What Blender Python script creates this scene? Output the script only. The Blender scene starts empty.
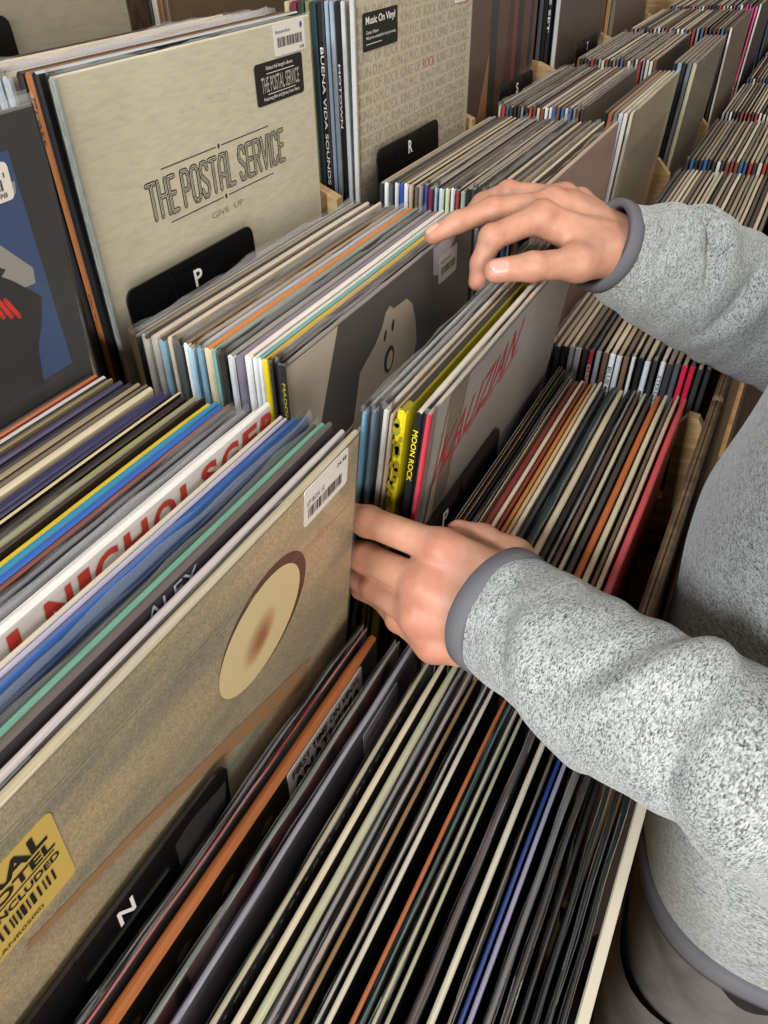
import bpy, math, random
import numpy as np
from mathutils import Vector, Matrix
random.seed(11)
RNG = np.random.default_rng(5)
SC = bpy.context.scene
COL = SC.collection
PI = math.pi

# ------------------------------------------------------------------ colours and materials
def lin(c):
    if isinstance(c, str):
        c = c.lstrip('#')
        c = [int(c[i:i+2], 16)/255 for i in (0, 2, 4)]
    return tuple((x/12.92 if x <= .04045 else ((x+.055)/1.055)**2.4) for x in c)

_M = {}
def mat(name, color='#888888', rough=.5, spec=.5, metal=0, coat=0):
    if name in _M: return _M[name]
    m = bpy.data.materials.new(name); m.use_nodes = True
    b = m.node_tree.nodes['Principled BSDF']
    b.inputs['Base Color'].default_value = (*lin(color), 1)
    b.inputs['Roughness'].default_value = rough
    b.inputs['Specular IOR Level'].default_value = spec
    b.inputs['Metallic'].default_value = metal
    b.inputs['Coat Weight'].default_value = coat
    _M[name] = m
    return m

class NT:
    """small helper around a node tree"""
    def __init__(s, m):
        s.t = m.node_tree; s.n = s.t.nodes; s.l = s.t.links
        s.b = s.n.get('Principled BSDF')
    def add(s, kind, **kw):
        n = s.n.new(kind)
        for k, v in kw.items():
            if k.startswith('_'): setattr(n, k[1:], v)
            else: n.inputs[k.replace('__', ' ')].default_value = v
        return n
    def link(s, a, ao, b, bi): s.l.new(a.outputs[ao], b.inputs[bi])

def ramp(nt, src, out, stops):
    r = nt.n.new('ShaderNodeValToRGB')
    e = r.color_ramp.elements
    while len(e) < len(stops): e.new(.5)
    for el, (p, c) in zip(e, stops):
        el.position = p; el.color = (*c, 1) if len(c) == 3 else c
    nt.link(src, out, r, 'Fac')
    return r

def card_material():
    m = mat('printed_card', rough=.42); nt = NT(m)
    a = nt.add('ShaderNodeAttribute', _attribute_name='Col')
    tc = nt.add('ShaderNodeTexCoord')
    oi = nt.add('ShaderNodeObjectInfo')
    mp = nt.add('ShaderNodeMapping'); mp.inputs['Scale'].default_value = (60, 700, 300)
    ad = nt.add('ShaderNodeVectorMath', _operation='ADD')
    nt.link(tc, 'Object', mp, 'Vector'); nt.link(mp, 'Vector', ad, 0)
    sc = nt.add('ShaderNodeMath', _operation='MULTIPLY'); sc.inputs[1].default_value = 37
    nt.link(oi, 'Random', sc, 0); nt.link(sc, 0, ad, 1)
    n = nt.add('ShaderNodeTexNoise', Scale=1, Detail=3)
    nt.link(ad, 0, n, 'Vector')
    r = ramp(nt, n, 'Fac', [(.3, (.88,)*3), (.55, (1,)*3), (.72, (1.05,)*3)])
    mx = nt.add('ShaderNodeMix', _data_type='RGBA', _blend_type='MULTIPLY'); mx.inputs[0].default_value = 1
    nt.l.new(a.outputs['Color'], mx.inputs[6]); nt.l.new(r.outputs['Color'], mx.inputs[7])
    nt.l.new(mx.outputs[2], nt.b.inputs['Base Color'])
    bp = nt.add('ShaderNodeBump', Strength=.12, Distance=.0004)
    nt.link(n, 'Fac', bp, 'Height'); nt.link(bp, 'Normal', nt.b, 'Normal')
    return m

def plastic_material(name='clear_plastic', haze=.03, gloss=.6, bump=.35):
    m = mat(name); nt = NT(m)
    out = nt.n['Material Output']
    tr = nt.add('ShaderNodeBsdfTransparent', Color=(.97, .975, .98, 1))
    gl = nt.add('ShaderNodeBsdfGlossy', Roughness=.2)
    gl.inputs['Color'].default_value = (1, 1, 1, 1)
    df = nt.add('ShaderNodeBsdfDiffuse'); df.inputs['Color'].default_value = (.85, .86, .88, 1)
    fr = nt.add('ShaderNodeFresnel', IOR=1.45)
    ge = nt.add('ShaderNodeNewGeometry'); io = nt.add('ShaderNodeMapRange')
    io.inputs['To Min'].default_value = 1.38; io.inputs['To Max'].default_value = 1/1.38
    nt.link(ge, 'Backfacing', io, 'Value'); nt.link(io, 0, fr, 'IOR')
    tc = nt.add('ShaderNodeTexCoord')
    mp = nt.add('ShaderNodeMapping'); mp.inputs['Scale'].default_value = (14, 60, 40)
    nt.link(tc, 'Object', mp, 'Vector')
    n = nt.add('ShaderNodeTexNoise', Scale=1.6, Detail=4, Distortion=.8)
    nt.link(mp, 'Vector', n, 'Vector')
    bp = nt.add('ShaderNodeBump', Strength=bump, Distance=.0015)
    nt.link(n, 'Fac', bp, 'Height')
    nt.link(bp, 'Normal', gl, 'Normal'); nt.link(bp, 'Normal', fr, 'Normal')
    m0 = nt.add('ShaderNodeMixShader', Fac=haze)
    nt.l.new(tr.outputs[0], m0.inputs[1]); nt.l.new(df.outputs[0], m0.inputs[2])
    m1 = nt.add('ShaderNodeMixShader')
    mul = nt.add('ShaderNodeMath', _operation='MULTIPLY'); mul.inputs[1].default_value = gloss
    nt.link(fr, 'Fac', mul, 0); nt.link(mul, 0, m1, 'Fac')
    nt.l.new(m0.outputs[0], m1.inputs[1]); nt.l.new(gl.outputs[0], m1.inputs[2])
    nt.l.new(m1.outputs[0], out.inputs['Surface'])
    return m

def wood_material(name, c1, c2, rough=.55, axis=(30, 4, 30)):
    m = mat(name, rough=rough); nt = NT(m)
    tc = nt.add('ShaderNodeTexCoord'); mp = nt.add('ShaderNodeMapping')
    mp.inputs['Scale'].default_value = axis
    nt.link(tc, 'Object', mp, 'Vector')
    n = nt.add('ShaderNodeTexNoise', Scale=2.2, Detail=6, Distortion=1.5)
    nt.link(mp, 'Vector', n, 'Vector')
    r = ramp(nt, n, 'Fac', [(.3, lin(c1)), (.7, lin(c2))])
    nt.link(r, 'Color', nt.b, 'Base Color')
    bp = nt.add('ShaderNodeBump', Strength=.3, Distance=.001)
    nt.link(n, 'Fac', bp, 'Height'); nt.link(bp, 'Normal', nt.b, 'Normal')
    return m

def knit_material():
    m = mat('heather_knit', rough=.95, spec=.12); nt = NT(m)
    uv = nt.add('ShaderNodeUVMap', _uv_map='knit')
    def cells(sx, sy, rot):
        mp = nt.add('ShaderNodeMapping'); mp.inputs['Scale'].default_value = (sx, sy, 1); mp.inputs['Rotation'].default_value = (0, 0, rot)
        nt.link(uv, 'UV', mp, 'Vector')
        v = nt.add('ShaderNodeTexVoronoi', Scale=1, Randomness=1); v.voronoi_dimensions = '2D'
        nt.link(mp, 'Vector', v, 'Vector')
        s = nt.add('ShaderNodeSeparateColor'); nt.link(v, 'Color', s, 0)
        return s, v
    a, va = cells(800, 2300, .45); b, vb = cells(1400, 3000, .30)
    mp2 = nt.add('ShaderNodeMapping'); mp2.inputs['Scale'].default_value = (40, 50, 1); nt.link(uv, 'UV', mp2, 'Vector')
    n2 = nt.add('ShaderNodeTexNoise', Scale=1, Detail=3); nt.link(mp2, 'Vector', n2, 'Vector')
    s1 = nt.add('ShaderNodeMath', _operation='MULTIPLY_ADD'); s1.inputs[1].default_value = .75; nt.l.new(a.outputs[0], s1.inputs[0])
    s2 = nt.add('ShaderNodeMath', _operation='MULTIPLY_ADD'); s2.inputs[1].default_value = .45; nt.l.new(b.outputs[0], s2.inputs[0])
    s3 = nt.add('ShaderNodeMath', _operation='MULTIPLY'); s3.inputs[1].default_value = .22; nt.link(n2, 'Fac', s3, 0)
    nt.link(s3, 0, s2, 2); nt.link(s2, 0, s1, 2)
    r = ramp(nt, s1, 0, [(.18, lin('#3a3e3f')), (.40, lin('#6c706f')), (.68, lin('#8f9391')), (1.0, lin('#adb0ae'))])
    nt.link(r, 'Color', nt.b, 'Base Color')
    nt.b.inputs['Sheen Weight'].default_value = .25
    bp = nt.add('ShaderNodeBump', Strength=.35, Distance=.0006)
    nt.link(s1, 0, bp, 'Height'); nt.link(bp, 'Normal', nt.b, 'Normal')
    return m

def skin_material():
    m = mat('skin', rough=.5, spec=.4); nt = NT(m)
    a = nt.add('ShaderNodeAttribute', _attribute_name='Col')
    tc = nt.add('ShaderNodeTexCoord')
    n = nt.add('ShaderNodeTexNoise', Scale=90, Detail=4); nt.link(tc, 'Object', n, 'Vector')
    r = ramp(nt, n, 'Fac', [(.3, (.86, .80, .78)), (.7, (1.06, 1.04, 1.03))])
    mx = nt.add('ShaderNodeMix', _data_type='RGBA', _blend_type='MULTIPLY'); mx.inputs[0].default_value = 1
    nt.l.new(a.outputs['Color'], mx.inputs[6]); nt.l.new(r.outputs['Color'], mx.inputs[7])
    nt.l.new(mx.outputs[2], nt.b.inputs['Base Color'])
    nt.b.inputs['Subsurface Weight'].default_value = .12
    nt.b.inputs['Subsurface Radius'].default_value = (1, .35, .2)
    nt.b.inputs['Subsurface Scale'].default_value = .006
    v = nt.add('ShaderNodeTexVoronoi', Scale=900, _feature='DISTANCE_TO_EDGE'); nt.link(tc, 'Object', v, 'Vector')
    bp = nt.add('ShaderNodeBump', Strength=.16, Distance=.0006); nt.link(v, 'Distance', bp, 'Height')
    bp2 = nt.add('ShaderNodeBump', Strength=.22, Distance=.0012)
    n3 = nt.add('ShaderNodeTexNoise', Scale=160, Detail=3); nt.link(tc, 'Object', n3, 'Vector')
    nt.link(n3, 'Fac', bp2, 'Height'); nt.link(bp, 'Normal', bp2, 'Normal'); nt.link(bp2, 'Normal', nt.b, 'Normal')
    return m

def denim_material():
    m = mat('charcoal_denim', rough=.85, spec=.2); nt = NT(m)
    tc = nt.add('ShaderNodeTexCoord')
    n = nt.add('ShaderNodeTexNoise', Scale=14, Detail=5, Distortion=.6); nt.link(tc, 'Object', n, 'Vector')
    r = ramp(nt, n, 'Fac', [(.3, lin('#55524f')), (.55, lin('#6e6a66')), (.75, lin('#86827e'))])
    nt.link(r, 'Color', nt.b, 'Base Color')
    n2 = nt.add('ShaderNodeTexNoise', Scale=900, Detail=1); nt.link(tc, 'Object', n2, 'Vector')
    bp = nt.add('ShaderNodeBump', Strength=.3, Distance=.0006); nt.link(n2, 'Fac', bp, 'Height'); nt.link(bp, 'Normal', nt.b, 'Normal')
    return m

def mottled_material():
    """speckled olive printed paper with faint brush bands running across the cover"""
    m = mat('mottled_print', rough=.4); nt = NT(m)
    tc = nt.add('ShaderNodeTexCoord')
    mp = nt.add('ShaderNodeMapping'); mp.inputs['Rotation'].default_value = (0, .25, 0); mp.inputs['Scale'].default_value = (5, 1, 22)
    nt.link(tc, 'Object', mp, 'Vector')
    n = nt.add('ShaderNodeTexNoise', Scale=1, Detail=3, Distortion=.7); nt.link(mp, 'Vector', n, 'Vector')
    r = ramp(nt, n, 'Fac', [(.32, lin('#6f7566')), (.45, lin('#998c70')), (.56, lin('#ae9a76')), (.7, lin('#b99672'))])
    n2 = nt.add('ShaderNodeTexNoise', Scale=900, Detail=1); nt.link(tc, 'Object', n2, 'Vector')
    r2 = ramp(nt, n2, 'Fac', [(.35, (.72,)*3), (.65, (1.2,)*3)])
    mx = nt.add('ShaderNodeMix', _data_type='RGBA', _blend_type='MULTIPLY'); mx.inputs[0].default_value = .9
    nt.l.new(r.outputs['Color'], mx.inputs[6]); nt.l.new(r2.outputs['Color'], mx.inputs[7])
    nt.l.new(mx.outputs[2], nt.b.inputs['Base Color'])
    return m

CARD = card_material(); PLASTIC = plastic_material(); LIP = plastic_material('crinkled_plastic_lip', .16, 1.0, .9)
PINE = wood_material('pine_wood', '#9c7a4c', '#c9a878'); DARKWOOD = wood_material('brown_wood', '#54402c', '#80664a')
WHITEPAINT = mat('white_painted_board', '#c4bba8', .5)
BLACKPL = mat('black_plastic', '#0c0c0d', .32)
KNIT = knit_material(); SKIN = skin_material(); DENIM = denim_material(); MOTTLED = mottled_material()
INK = mat('black_ink', '#1d1a18', .5); WHITEINK = mat('white_print', '#e9e7e2', .5); PAPER = mat('white_label_paper', '#dcd8d2', .5)
BINDING = mat('grey_binding', '#626166', .85, .2); BRONZE = mat('dark_bronze', '#4a3a24', .4, .5, .6)

# ------------------------------------------------------------------ mesh helpers
def link(o, parent=None):
    COL.objects.link(o)
    if parent is not None: o.parent = parent
    return o

def mesh_obj(name, V, Fc, mats, parent=None, mi=None, smooth=False, cols=None):
    me = bpy.data.meshes.new(name)
    me.from_pydata([tuple(map(float, v)) for v in V], [], [tuple(map(int, f)) for f in Fc])
    for m in (mats if isinstance(mats, (list, tuple)) else [mats]): me.materials.append(m)
    if mi is not None: me.polygons.foreach_set('material_index', list(mi))
    if smooth: me.polygons.foreach_set('use_smooth', [True]*len(me.polygons))
    if cols is not None:      # one colour per face
        ca = me.color_attributes.new('Col', 'FLOAT_COLOR', 'CORNER')
        buf = []
        for p, c in zip(me.polygons, cols): buf += [c[0], c[1], c[2], 1.0]*p.loop_total
        ca.data.foreach_set('color', buf)
    me.update()
    return link(bpy.data.objects.new(name, me), parent)

def tag(o, label=None, cat=None, group=None, kind=None):
    for k, v in (('label', label), ('category', cat), ('group', group), ('kind', kind)):
        if v: o[k] = v
    return o

class Poly:
    """collects flat pieces and solids into one mesh with several materials"""
    def __init__(s): s.V = []; s.F = []; s.I = []; s.mats = []
    def mi(s, m):
        if m not in s.mats: s.mats.append(m)
        return s.mats.index(m)
    def face(s, pts, m):
        b = len(s.V); s.V += pts; s.F.append(list(range(b, b+len(pts)))); s.I.append(s.mi(m))
    def box(s, x0, x1, y0, y1, z0, z1, m, bev=0.0):
        b = len(s.V); e = bev
        # bevelled box: three rings of eight points each side
        if e <= 0:
            s.V += [(x, y, z) for z in (z0, z1) for (x, y) in ((x0, y0), (x1, y0), (x1, y1), (x0, y1))]
            q = [(3, 2, 1, 0), (4, 5, 6, 7), (0, 1, 5, 4), (1, 2, 6, 5), (2, 3, 7, 6), (3, 0, 4, 7)]
        else:
            def ring(d, z):
                X0, X1, Y0, Y1 = x0+d, x1-d, y0+d, y1-d
                return [(X0+e, Y0, z), (X1-e, Y0, z), (X1, Y0+e, z), (X1, Y1-e, z), (X1-e, Y1, z), (X0+e, Y1, z), (X0, Y1-e, z), (X0, Y0+e, z)]
            rs = [ring(e*.8, z0), ring(0, z0+e), ring(0, z1-e), ring(e*.8, z1)]
            for r in rs: s.V += r
            q = [tuple(range(7, -1, -1)), tuple(range(24, 32))]
            for k in range(3):
                for i in range(8): q.append((k*8+i, k*8+(i+1) % 8, (k+1)*8+(i+1) % 8, (k+1)*8+i))
        for f in q: s.F.append([b+i for i in f]); s.I.append(s.mi(m))
    def prism(s, pts, axis, a, c, m):
        """pts: 2-D outline, extruded along axis from a to c"""
        n = len(pts); b = len(s.V)
        for t in (a, c):
            for (p, q) in pts: s.V.append((t, p, q) if axis == 'x' else ((p, t, q) if axis == 'y' else (p, q, t)))
        s.F.append([b+i for i in range(n)]); s.F.append([b+n+i for i in reversed(range(n))]); s.I += [s.mi(m)]*2
        for i in range(n): s.F.append([b+i, b+n+i, b+n+(i+1) % n, b+(i+1) % n]); s.I.append(s.mi(m))
    def tube(s, pts, r, m, n=10):
        pts = [np.array(p, float) for p in pts]; b = len(s.V)
        up = np.array((0, 0, 1.))
        for i, p in enumerate(pts):
            t = pts[min(i+1, len(pts)-1)]-pts[max(i-1, 0)]; t /= np.linalg.norm(t)
            u = np.cross(t, up if abs(t[2]) < .9 else (1., 0, 0)); u /= np.linalg.norm(u); w = np.cross(t, u)
            for k in range(n): s.V.append(tuple(p+r*(math.cos(2*PI*k/n)*u+math.sin(2*PI*k/n)*w)))
        for i in range(len(pts)-1):
            for k in range(n): s.F.append([b+i*n+k, b+i*n+(k+1) % n, b+(i+1)*n+(k+1) % n, b+(i+1)*n+k]); s.I.append(s.mi(m))
        s.F.append([b+k for k in reversed(range(n))]); s.F.append([b+(len(pts)-1)*n+k for k in range(n)]); s.I += [s.mi(m)]*2
    def build(s, name, parent=None, smooth=False): return mesh_obj(name, s.V, s.F, s.mats, parent, s.I, smooth)

_TXT = {}
def text_geo(string, bold=0.0):
    key = (string, bold)
    if key in _TXT: return _TXT[key]
    cu = bpy.data.curves.new('t', 'FONT'); cu.body = string; cu.offset = bold; cu.resolution_u = 3
    ob = bpy.data.objects.new('t', cu); COL.objects.link(ob)
    dg = bpy.context.evaluated_depsgraph_get(); dg.update()
    me = bpy.data.meshes.new_from_object(ob.evaluated_get(dg))
    V = np.array([v.co[:] for v in me.vertices]); Fc = [list(p.vertices) for p in me.polygons]
    bpy.data.objects.remove(ob); bpy.data.curves.remove(cu); bpy.data.meshes.remove(me)
    V = V[:, :2] if len(V) else np.zeros((0, 2))
    V = V-V.min(0); V = V/np.maximum(V.max(0), 1e-6)
    _TXT[key] = (V, Fc)
    return _TXT[key]

class Decal(Poly):
    """flat print on a cover: local x to the right, z up, y is the depth in front of the card"""
    def __init__(s, y): super().__init__(); s.y = y
    def quad(s, x0, z0, x1, z1, m, lay=0): s.poly([(x0, z0), (x1, z0), (x1, z1), (x0, z1)], m, lay)
    def poly(s, pts, m, lay=0): s.face([(x, s.y-lay*.00015, z) for x, z in pts], m)
    def rounded(s, x0, z0, x1, z1, r, m, lay=0):
        pts = []
        for cx, cz, a in ((x1-r, z1-r, 0), (x0+r, z1-r, 90), (x0+r, z0+r, 180), (x1-r, z0+r, 270)):
            for k in range(4):
                t = math.radians(a+30*k); pts.append((cx+r*math.cos(t), cz+r*math.sin(t)))
        s.poly(pts[::-1], m, lay)
    def ellipse(s, cx, cz, a, b, rot, m, lay=0, n=40, f=None):
        pts = []
        for k in range(n):
            t = -2*PI*k/n; q = f(t) if f else 1
            x, z = a*q*math.cos(t), b*q*math.sin(t)
            pts.append((cx+x*math.cos(rot)-z*math.sin(rot), cz+x*math.sin(rot)+z*math.cos(rot)))
        s.poly(pts, m, lay)
    def text(s, string, x0, z0, x1, z1, m, lay=1, bold=0.0, quad=None, vert=False):
        V, Fc = text_geo(string, bold); b = len(s.V)
        for u, v in V:
            if vert: u, v = v, 1-u   # reads downwards
            if vert: x, z = x0+(x1-x0)*(u), z0+(z1-z0)*v
            else: x, z = x0+(x1-x0)*u, z0+(z1-z0)*v
            s.V.append((x, s.y-lay*.00015, z))
        i = s.mi(m)
        for f in Fc: s.F.append([b+k for k in f]); s.I.append(i)
    def ribbon(s, pts, w, m, lay=1):
        for (x0, z0), (x1, z1) in zip(pts, pts[1:]):
            d = math.hypot(x1-x0, z1-z0) or 1e-9; nx, nz = -(z1-z0)/d*w/2, (x1-x0)/d*w/2
            s.poly([(x0+nx, z0+nz), (x0-nx, z0-nz), (x1-nx, z1-nz), (x1+nx, z1+nz)], m, lay)
        for x, z in pts:
            s.poly([(x+w/2*math.cos(2*PI*k/8), z-w/2*math.sin(2*PI*k/8)) for k in range(8)], m, lay)
    def barcode(s, x0, z0, x1, z1, m, lay=1, n=34, seed=1):
        rr = random.Random(seed); x = x0; st = (x1-x0)/n
        while x < x1:
            w = st*rr.choice((.35, .5, .9)); s.quad(x, z0, min(x+w, x1), z1, m, lay); x += w+st*rr.choice((.4, .6, .9))

# ------------------------------------------------------------------ records
W = .315
def jacket_geo(th, w=W, h=W, bow=0., wav=0., ph=0., nx=10):
    """an LP jacket: slim square card pocket with rounded top edge, slight bow; returns V, F, tags"""
    t = th/2; prof = [(-t, .0008), (-t, h*.35), (-t, h*.7), (-t, h*.9), (-t, h-t*.55), (-t*.55, h-t*.12), (0, h), (t*.55, h-t*.12), (t, h-t*.55), (t, h*.9), (t, h*.7), (t, h*.35), (t, .0008), (0, 0)]
    n = len(prof); V = []
    for i in range(nx+1):
        u = i/nx
        for (y, z) in prof:
            inset = 1-.25*(i in (0, nx))
            d = bow*math.sin(PI*u)*(z/h)+wav*math.sin(2*PI*u*1.3+ph)*(z/h)**2
            V.append((w*u, y*inset+d, z))
    Fc, T = [], []
    for i in range(nx):
        for k in range(n):
            Fc.append((i*n+k, i*n+(k+1) % n, (i+1)*n+(k+1) % n, (i+1)*n+k)[::-1])
            T.append('front' if k < 4 else ('top' if k < 8 else ('back' if k < 12 else 'bottom')))
    Fc.append(tuple(range(n))[::-1]); T.append('spine')
    Fc.append(tuple(nx*n+k for k in range(n))); T.append('top')
    return V, Fc, T

ORD = 'first second third fourth fifth sixth seventh eighth ninth tenth eleventh twelfth thirteenth fourteenth fifteenth sixteenth seventeenth eighteenth nineteenth twentieth'.split()
def ordinal(n):
    if n <= 20: return ORD[n-1]
    tens = {2: 'twenty', 3: 'thirty', 4: 'forty'}[n//10]
    return tens+'-'+ORD[n % 10-1] if n % 10 else {2: 'twentieth', 3: 'thirtieth', 4: 'fortieth'}[n//10]

def plastic_sleeve(parent, th, w=W, h=W, amp=.003, seed=0, over=.004, nx=22, bow=0., wav=0.):
    rr = random.Random(seed); V, Fc = [], []
    ph = [rr.uniform(0, 6.3) for _ in range(6)]
    t = th/2+.0005; zs = [.001, h*.5, h*.93, h+.0003, h+over]
    for side in (-1, 1):
        b = len(V)
        for i in range(nx+1):
            u = i/nx; x = -.0015+(w+.003)*u
            for k, z in enumerate(zs):
                e = (amp*(.5*math.sin(9*u+ph[0])+.35*math.sin(23*u+ph[1+(side > 0)])+.25*math.sin(47*u+ph[3]))) if k == 4 else 0
                yw = (.0003*math.sin(13*u+ph[4]+side)+.0003*math.sin(31*u+ph[5])) if k >= 3 else 0
                V.append((x, side*(t*(.7 if k == 4 else 1)+.0001)+yw+bow*math.sin(PI*u)*(z/h)+wav*math.sin(2*PI*u*1.3+1)*(z/h)**2, z+e))
        m = len(zs)
        for i in range(nx):
            for k in range(m-1): Fc.append((b+i*m+k, b+i*m+k+1, b+(i+1)*m+k+1, b+(i+1)*m+k))
    m = len(zs); q = (nx+1)*m
    for k in range(m-1): Fc.append((k, k+1, q+k+1, q+k))       # closed left side
    mi = [1 if V[f[1]][2] > h and f[0] % m == 3 else 0 for f in Fc]
    return mesh_obj('plastic_sleeve', V, Fc, [PLASTIC, LIP], parent, mi, smooth=True)

def spine_part(parent, th, colr, h=W):
    t = th/2+.0002; V, Fc = [], []
    prof = [(.0035, -t), (.0003, -t), (-.0011, -t*.6), (-.0011, t*.6), (.0003, t), (.0035, t)]
    zs = [.002, h*.5, h-.0016]
    for z in zs:
        for x, y in prof: V.append((x, y, z))
    n = len(prof)
    for k in range(len(zs)-1):
        for i in range(n): Fc.append((k*n+i, k*n+(i+1) % n, (k+1)*n+(i+1) % n, (k+1)*n+i)[::-1])
    Fc.append(tuple(range(n))); Fc.append(tuple(2*n+i for i in range(n))[::-1])
    return mesh_obj('spine', V, Fc, CARD, parent, cols=[lin(colr)]*len(Fc))

N_REC = 0
def record(x0, yt, ztop, lean, th, top, front, spine=None, back=None, plastic=False, flat=False, label=None, group=None,
           spine_child=False, w=W, over=.004, yaw=0.):
    """one record: top edge centre at (yt, ztop), leaning about its bottom edge by lean degrees towards the customer"""
    global N_REC; N_REC += 1
    rr = random.Random(N_REC*7+1)
    bow, wav = (0, 0) if flat else (.0005, .0003)
    V, Fc, T = jacket_geo(th, w, W, bow, wav, 1.)
    cm = {'top': lin(top), 'front': lin(front), 'spine': lin(spine or top), 'back': lin(back or front), 'bottom': lin(top)}
    o = mesh_obj('vinyl_record', V, Fc, CARD, cols=[cm[t] for t in T])
    a = math.radians(lean)
    o.location = (x0, yt+W*math.sin(a), ztop-W*math.cos(a)); o.rotation_euler = (a, 0, yaw)
    if spine_child and spine: spine_part(o, th, spine)
    if plastic: plastic_sleeve(o, th, w, seed=N_REC, over=over, bow=bow, wav=wav)
    tag(o, label, 'record', group)
    o['th'] = th
    return o

def sticker(parent, name, x0, z0, x1, z1, m, th, r=.002):
    """thin paper label stuck on the front; returns a Decal for its print"""
    d = Decal(-th/2-.0002); d.rounded(x0, z0, x1, z1, r, m)
    pts = [v for v in d.V]; n = len(pts)
    P = Poly(); P.V = [(x, -th/2+.00005, z) for x, y, z in pts]+[(x, -th/2-.0003, z) for x, y, z in pts]
    P.mats = [m]; P.F = [list(range(n, 2*n)), list(range(n))[::-1]]+[[i, (i+1) % n, n+(i+1) % n, n+i] for i in range(n)]; P.I = [0]*len(P.F)
    o = P.build(name, parent)
    return o, Decal(-th/2-.0005)
# ------------------------------------------------------------------ layout (metres, floor z = 0)
ZB, ZM, ZF = 1.4235, 1.273, 1.1255          # top edges in the back, middle and front tiers
PITCH = .3826
def colx(c): return .3595+PITCH*(c-1)        # left (spine) end of column c
CR, TAN, GRY, DGR, BLK, WHT = '#cfc3ad', '#b09a78', '#8f8a83', '#4d4a48', '#1b1a1b', '#ded9d0'

def stack(rows, x0, ztop, lean, where, group, jit=.002, jz=.0015, spines=False, from_front=True):
    """rows run from the back of the stack to its front: (y, thickness mm, top, front, spine, description, plastic)"""
    n = len(rows); out = []
    for i, (y, th, top, front, spine, desc, pl) in enumerate(rows):
        rr = random.Random(int(y*1e5)+int(x0*1e4))
        k = n-i
        o = record(x0+rr.uniform(-jit, jit), y, ztop+rr.uniform(-jz, jz), lean, th/1000, top, front, spine, plastic=pl,
                   label=f'{desc}, {ordinal(k)} from front {where}', group=group, spine_child=spines)
        out.append(o)
    return out

def clear(rows, k=.80):
    out = []
    for i, r in enumerate(rows):
        g = [abs(r[0]-rows[j][0])*1000 for j in (i-1, i+1) if 0 <= j < len(rows)]
        out.append((r[0], max(1.2, min(r[1], min(g)*k*(1.22 if r[1] > 4 else .92)-(1.5 if r[-1] else .0))))+tuple(r[2:]))
    return out
# --- left stack behind the N card (top edges run from the lower left to the middle)
c0m = [
 (.3815, 3, BLK, BLK, BLK, 'black sleeve with thin cream edge', 0), (.3770, 3.6, '#a5643e', '#a04030', CR, 'red and yellow edged sleeve', 0), (.3718, 4.6, '#d2cec8', '#d2cec8', WHT, 'white sleeve', 0),
 (.3675, 2, BLK, BLK, BLK, 'thin black sleeve', 0), (.3642, 2.4, '#8a7f5c', '#7a7050', CR, 'olive-edged sleeve', 0), (.3608, 2.4, '#7b6e50', '#6b5f48', CR, 'thin khaki-edged sleeve', 0),
 (.3555, 4.5, '#3c3752', '#38344f', CR, 'dusky purple sleeve', 0), (.3495, 4.5, '#25222c', '#1f1d25', CR, 'black-violet sleeve', 0),
 (.3425, 4, '#8d7c60', '#574b3c', CR, 'brown checked-edge sleeve', 0), (.3360, 3, '#6b5c49', '#42382f', CR, 'dark brown sleeve', 0),
 (.3295, 5, '#bdb193', '#b9ad8f', CR, 'broad cream sleeve', 0), (.3215, 7, '#2f2c52', '#2b2850', CR, 'navy purple sleeve', 0),
 (.3145, 3.5, '#262440', '#211f38', CR, 'dark navy sleeve', 0), (.3095, 2, '#bfae86', '#201c1a', CR, 'thin straw-edged sleeve', 0),
 (.3050, 4.5, '#231a18', '#1d1614', CR, 'black-brown sleeve', 0), (.2985, 5, '#8f8a52', '#8a8450', CR, 'olive green sleeve', 0),
 (.2945, 3, '#56514a', '#3b3733', CR, 'dark grey sleeve', 1), (.2912, 1.6, '#3a2c26', '#2a211d', CR, 'thin umber sleeve', 0),
 (.2862, 4.3, '#c9ae30', '#c5a92c', '#c9ae30', 'bright yellow sleeve', 0), (.2808, 4.2, '#2d7d9c', '#2b7796', CR, 'teal blue sleeve', 0),
 (.2758, 4.2, '#2a5aa8', '#2a55a0', CR, 'mid blue sleeve', 0), (.2718, 2.5, '#7c4438', '#5f3a30', CR, 'thin rust-edged sleeve', 0),
 (.2675, 4.5, '#6a6a70', '#56565c', GRY, 'smoky grey sleeve in thick crumpled plastic', 1), (.2600, 5.5, '#77787c', '#5b5c62', GRY, 'slate grey sleeve in glossy plastic', 1),
 (.2525, 5, '#e3dbd0', '#e6e2dc', WHT, 'off-white sleeve with torn edge', 1)]
C0WHERE = 'behind the N card'
G0 = 'records in the left stack'
LEFT = []
c0m = clear(c0m); n0 = len(c0m)+9
for i, (y, th, top, front, spine, desc, pl) in enumerate(c0m):
    rr = random.Random(i+400)
    LEFT.append(record(-.011+rr.uniform(-.003, .002), y, ZM+rr.uniform(-.0015, .0015), 8-3*max(0, y-.24)/.14, th/1000, top, front, spine, plastic=pl,
                       label=f'{desc}, {ordinal(n0-i)} from front {C0WHERE}', group=G0))
def left(y, th, top, front, desc, k, pl=0, dx=0., dz=0., flat=True):
    return record(-.010+dx, y, ZM+dz, 8, th/1000*.86, top, front, CR, plastic=pl, flat=flat, label=f'{desc}, {ordinal(k)} from front {C0WHERE}', group=G0)
nich = left(.2440, 5.2, '#d3cec7', '#d6d2cc', 'white sleeve with big red capital letters', 9, 0, .000, .0078)
d = Decal(-.0026); RED = mat('red_ink', '#b4392f', .5)
xx = .118
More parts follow.
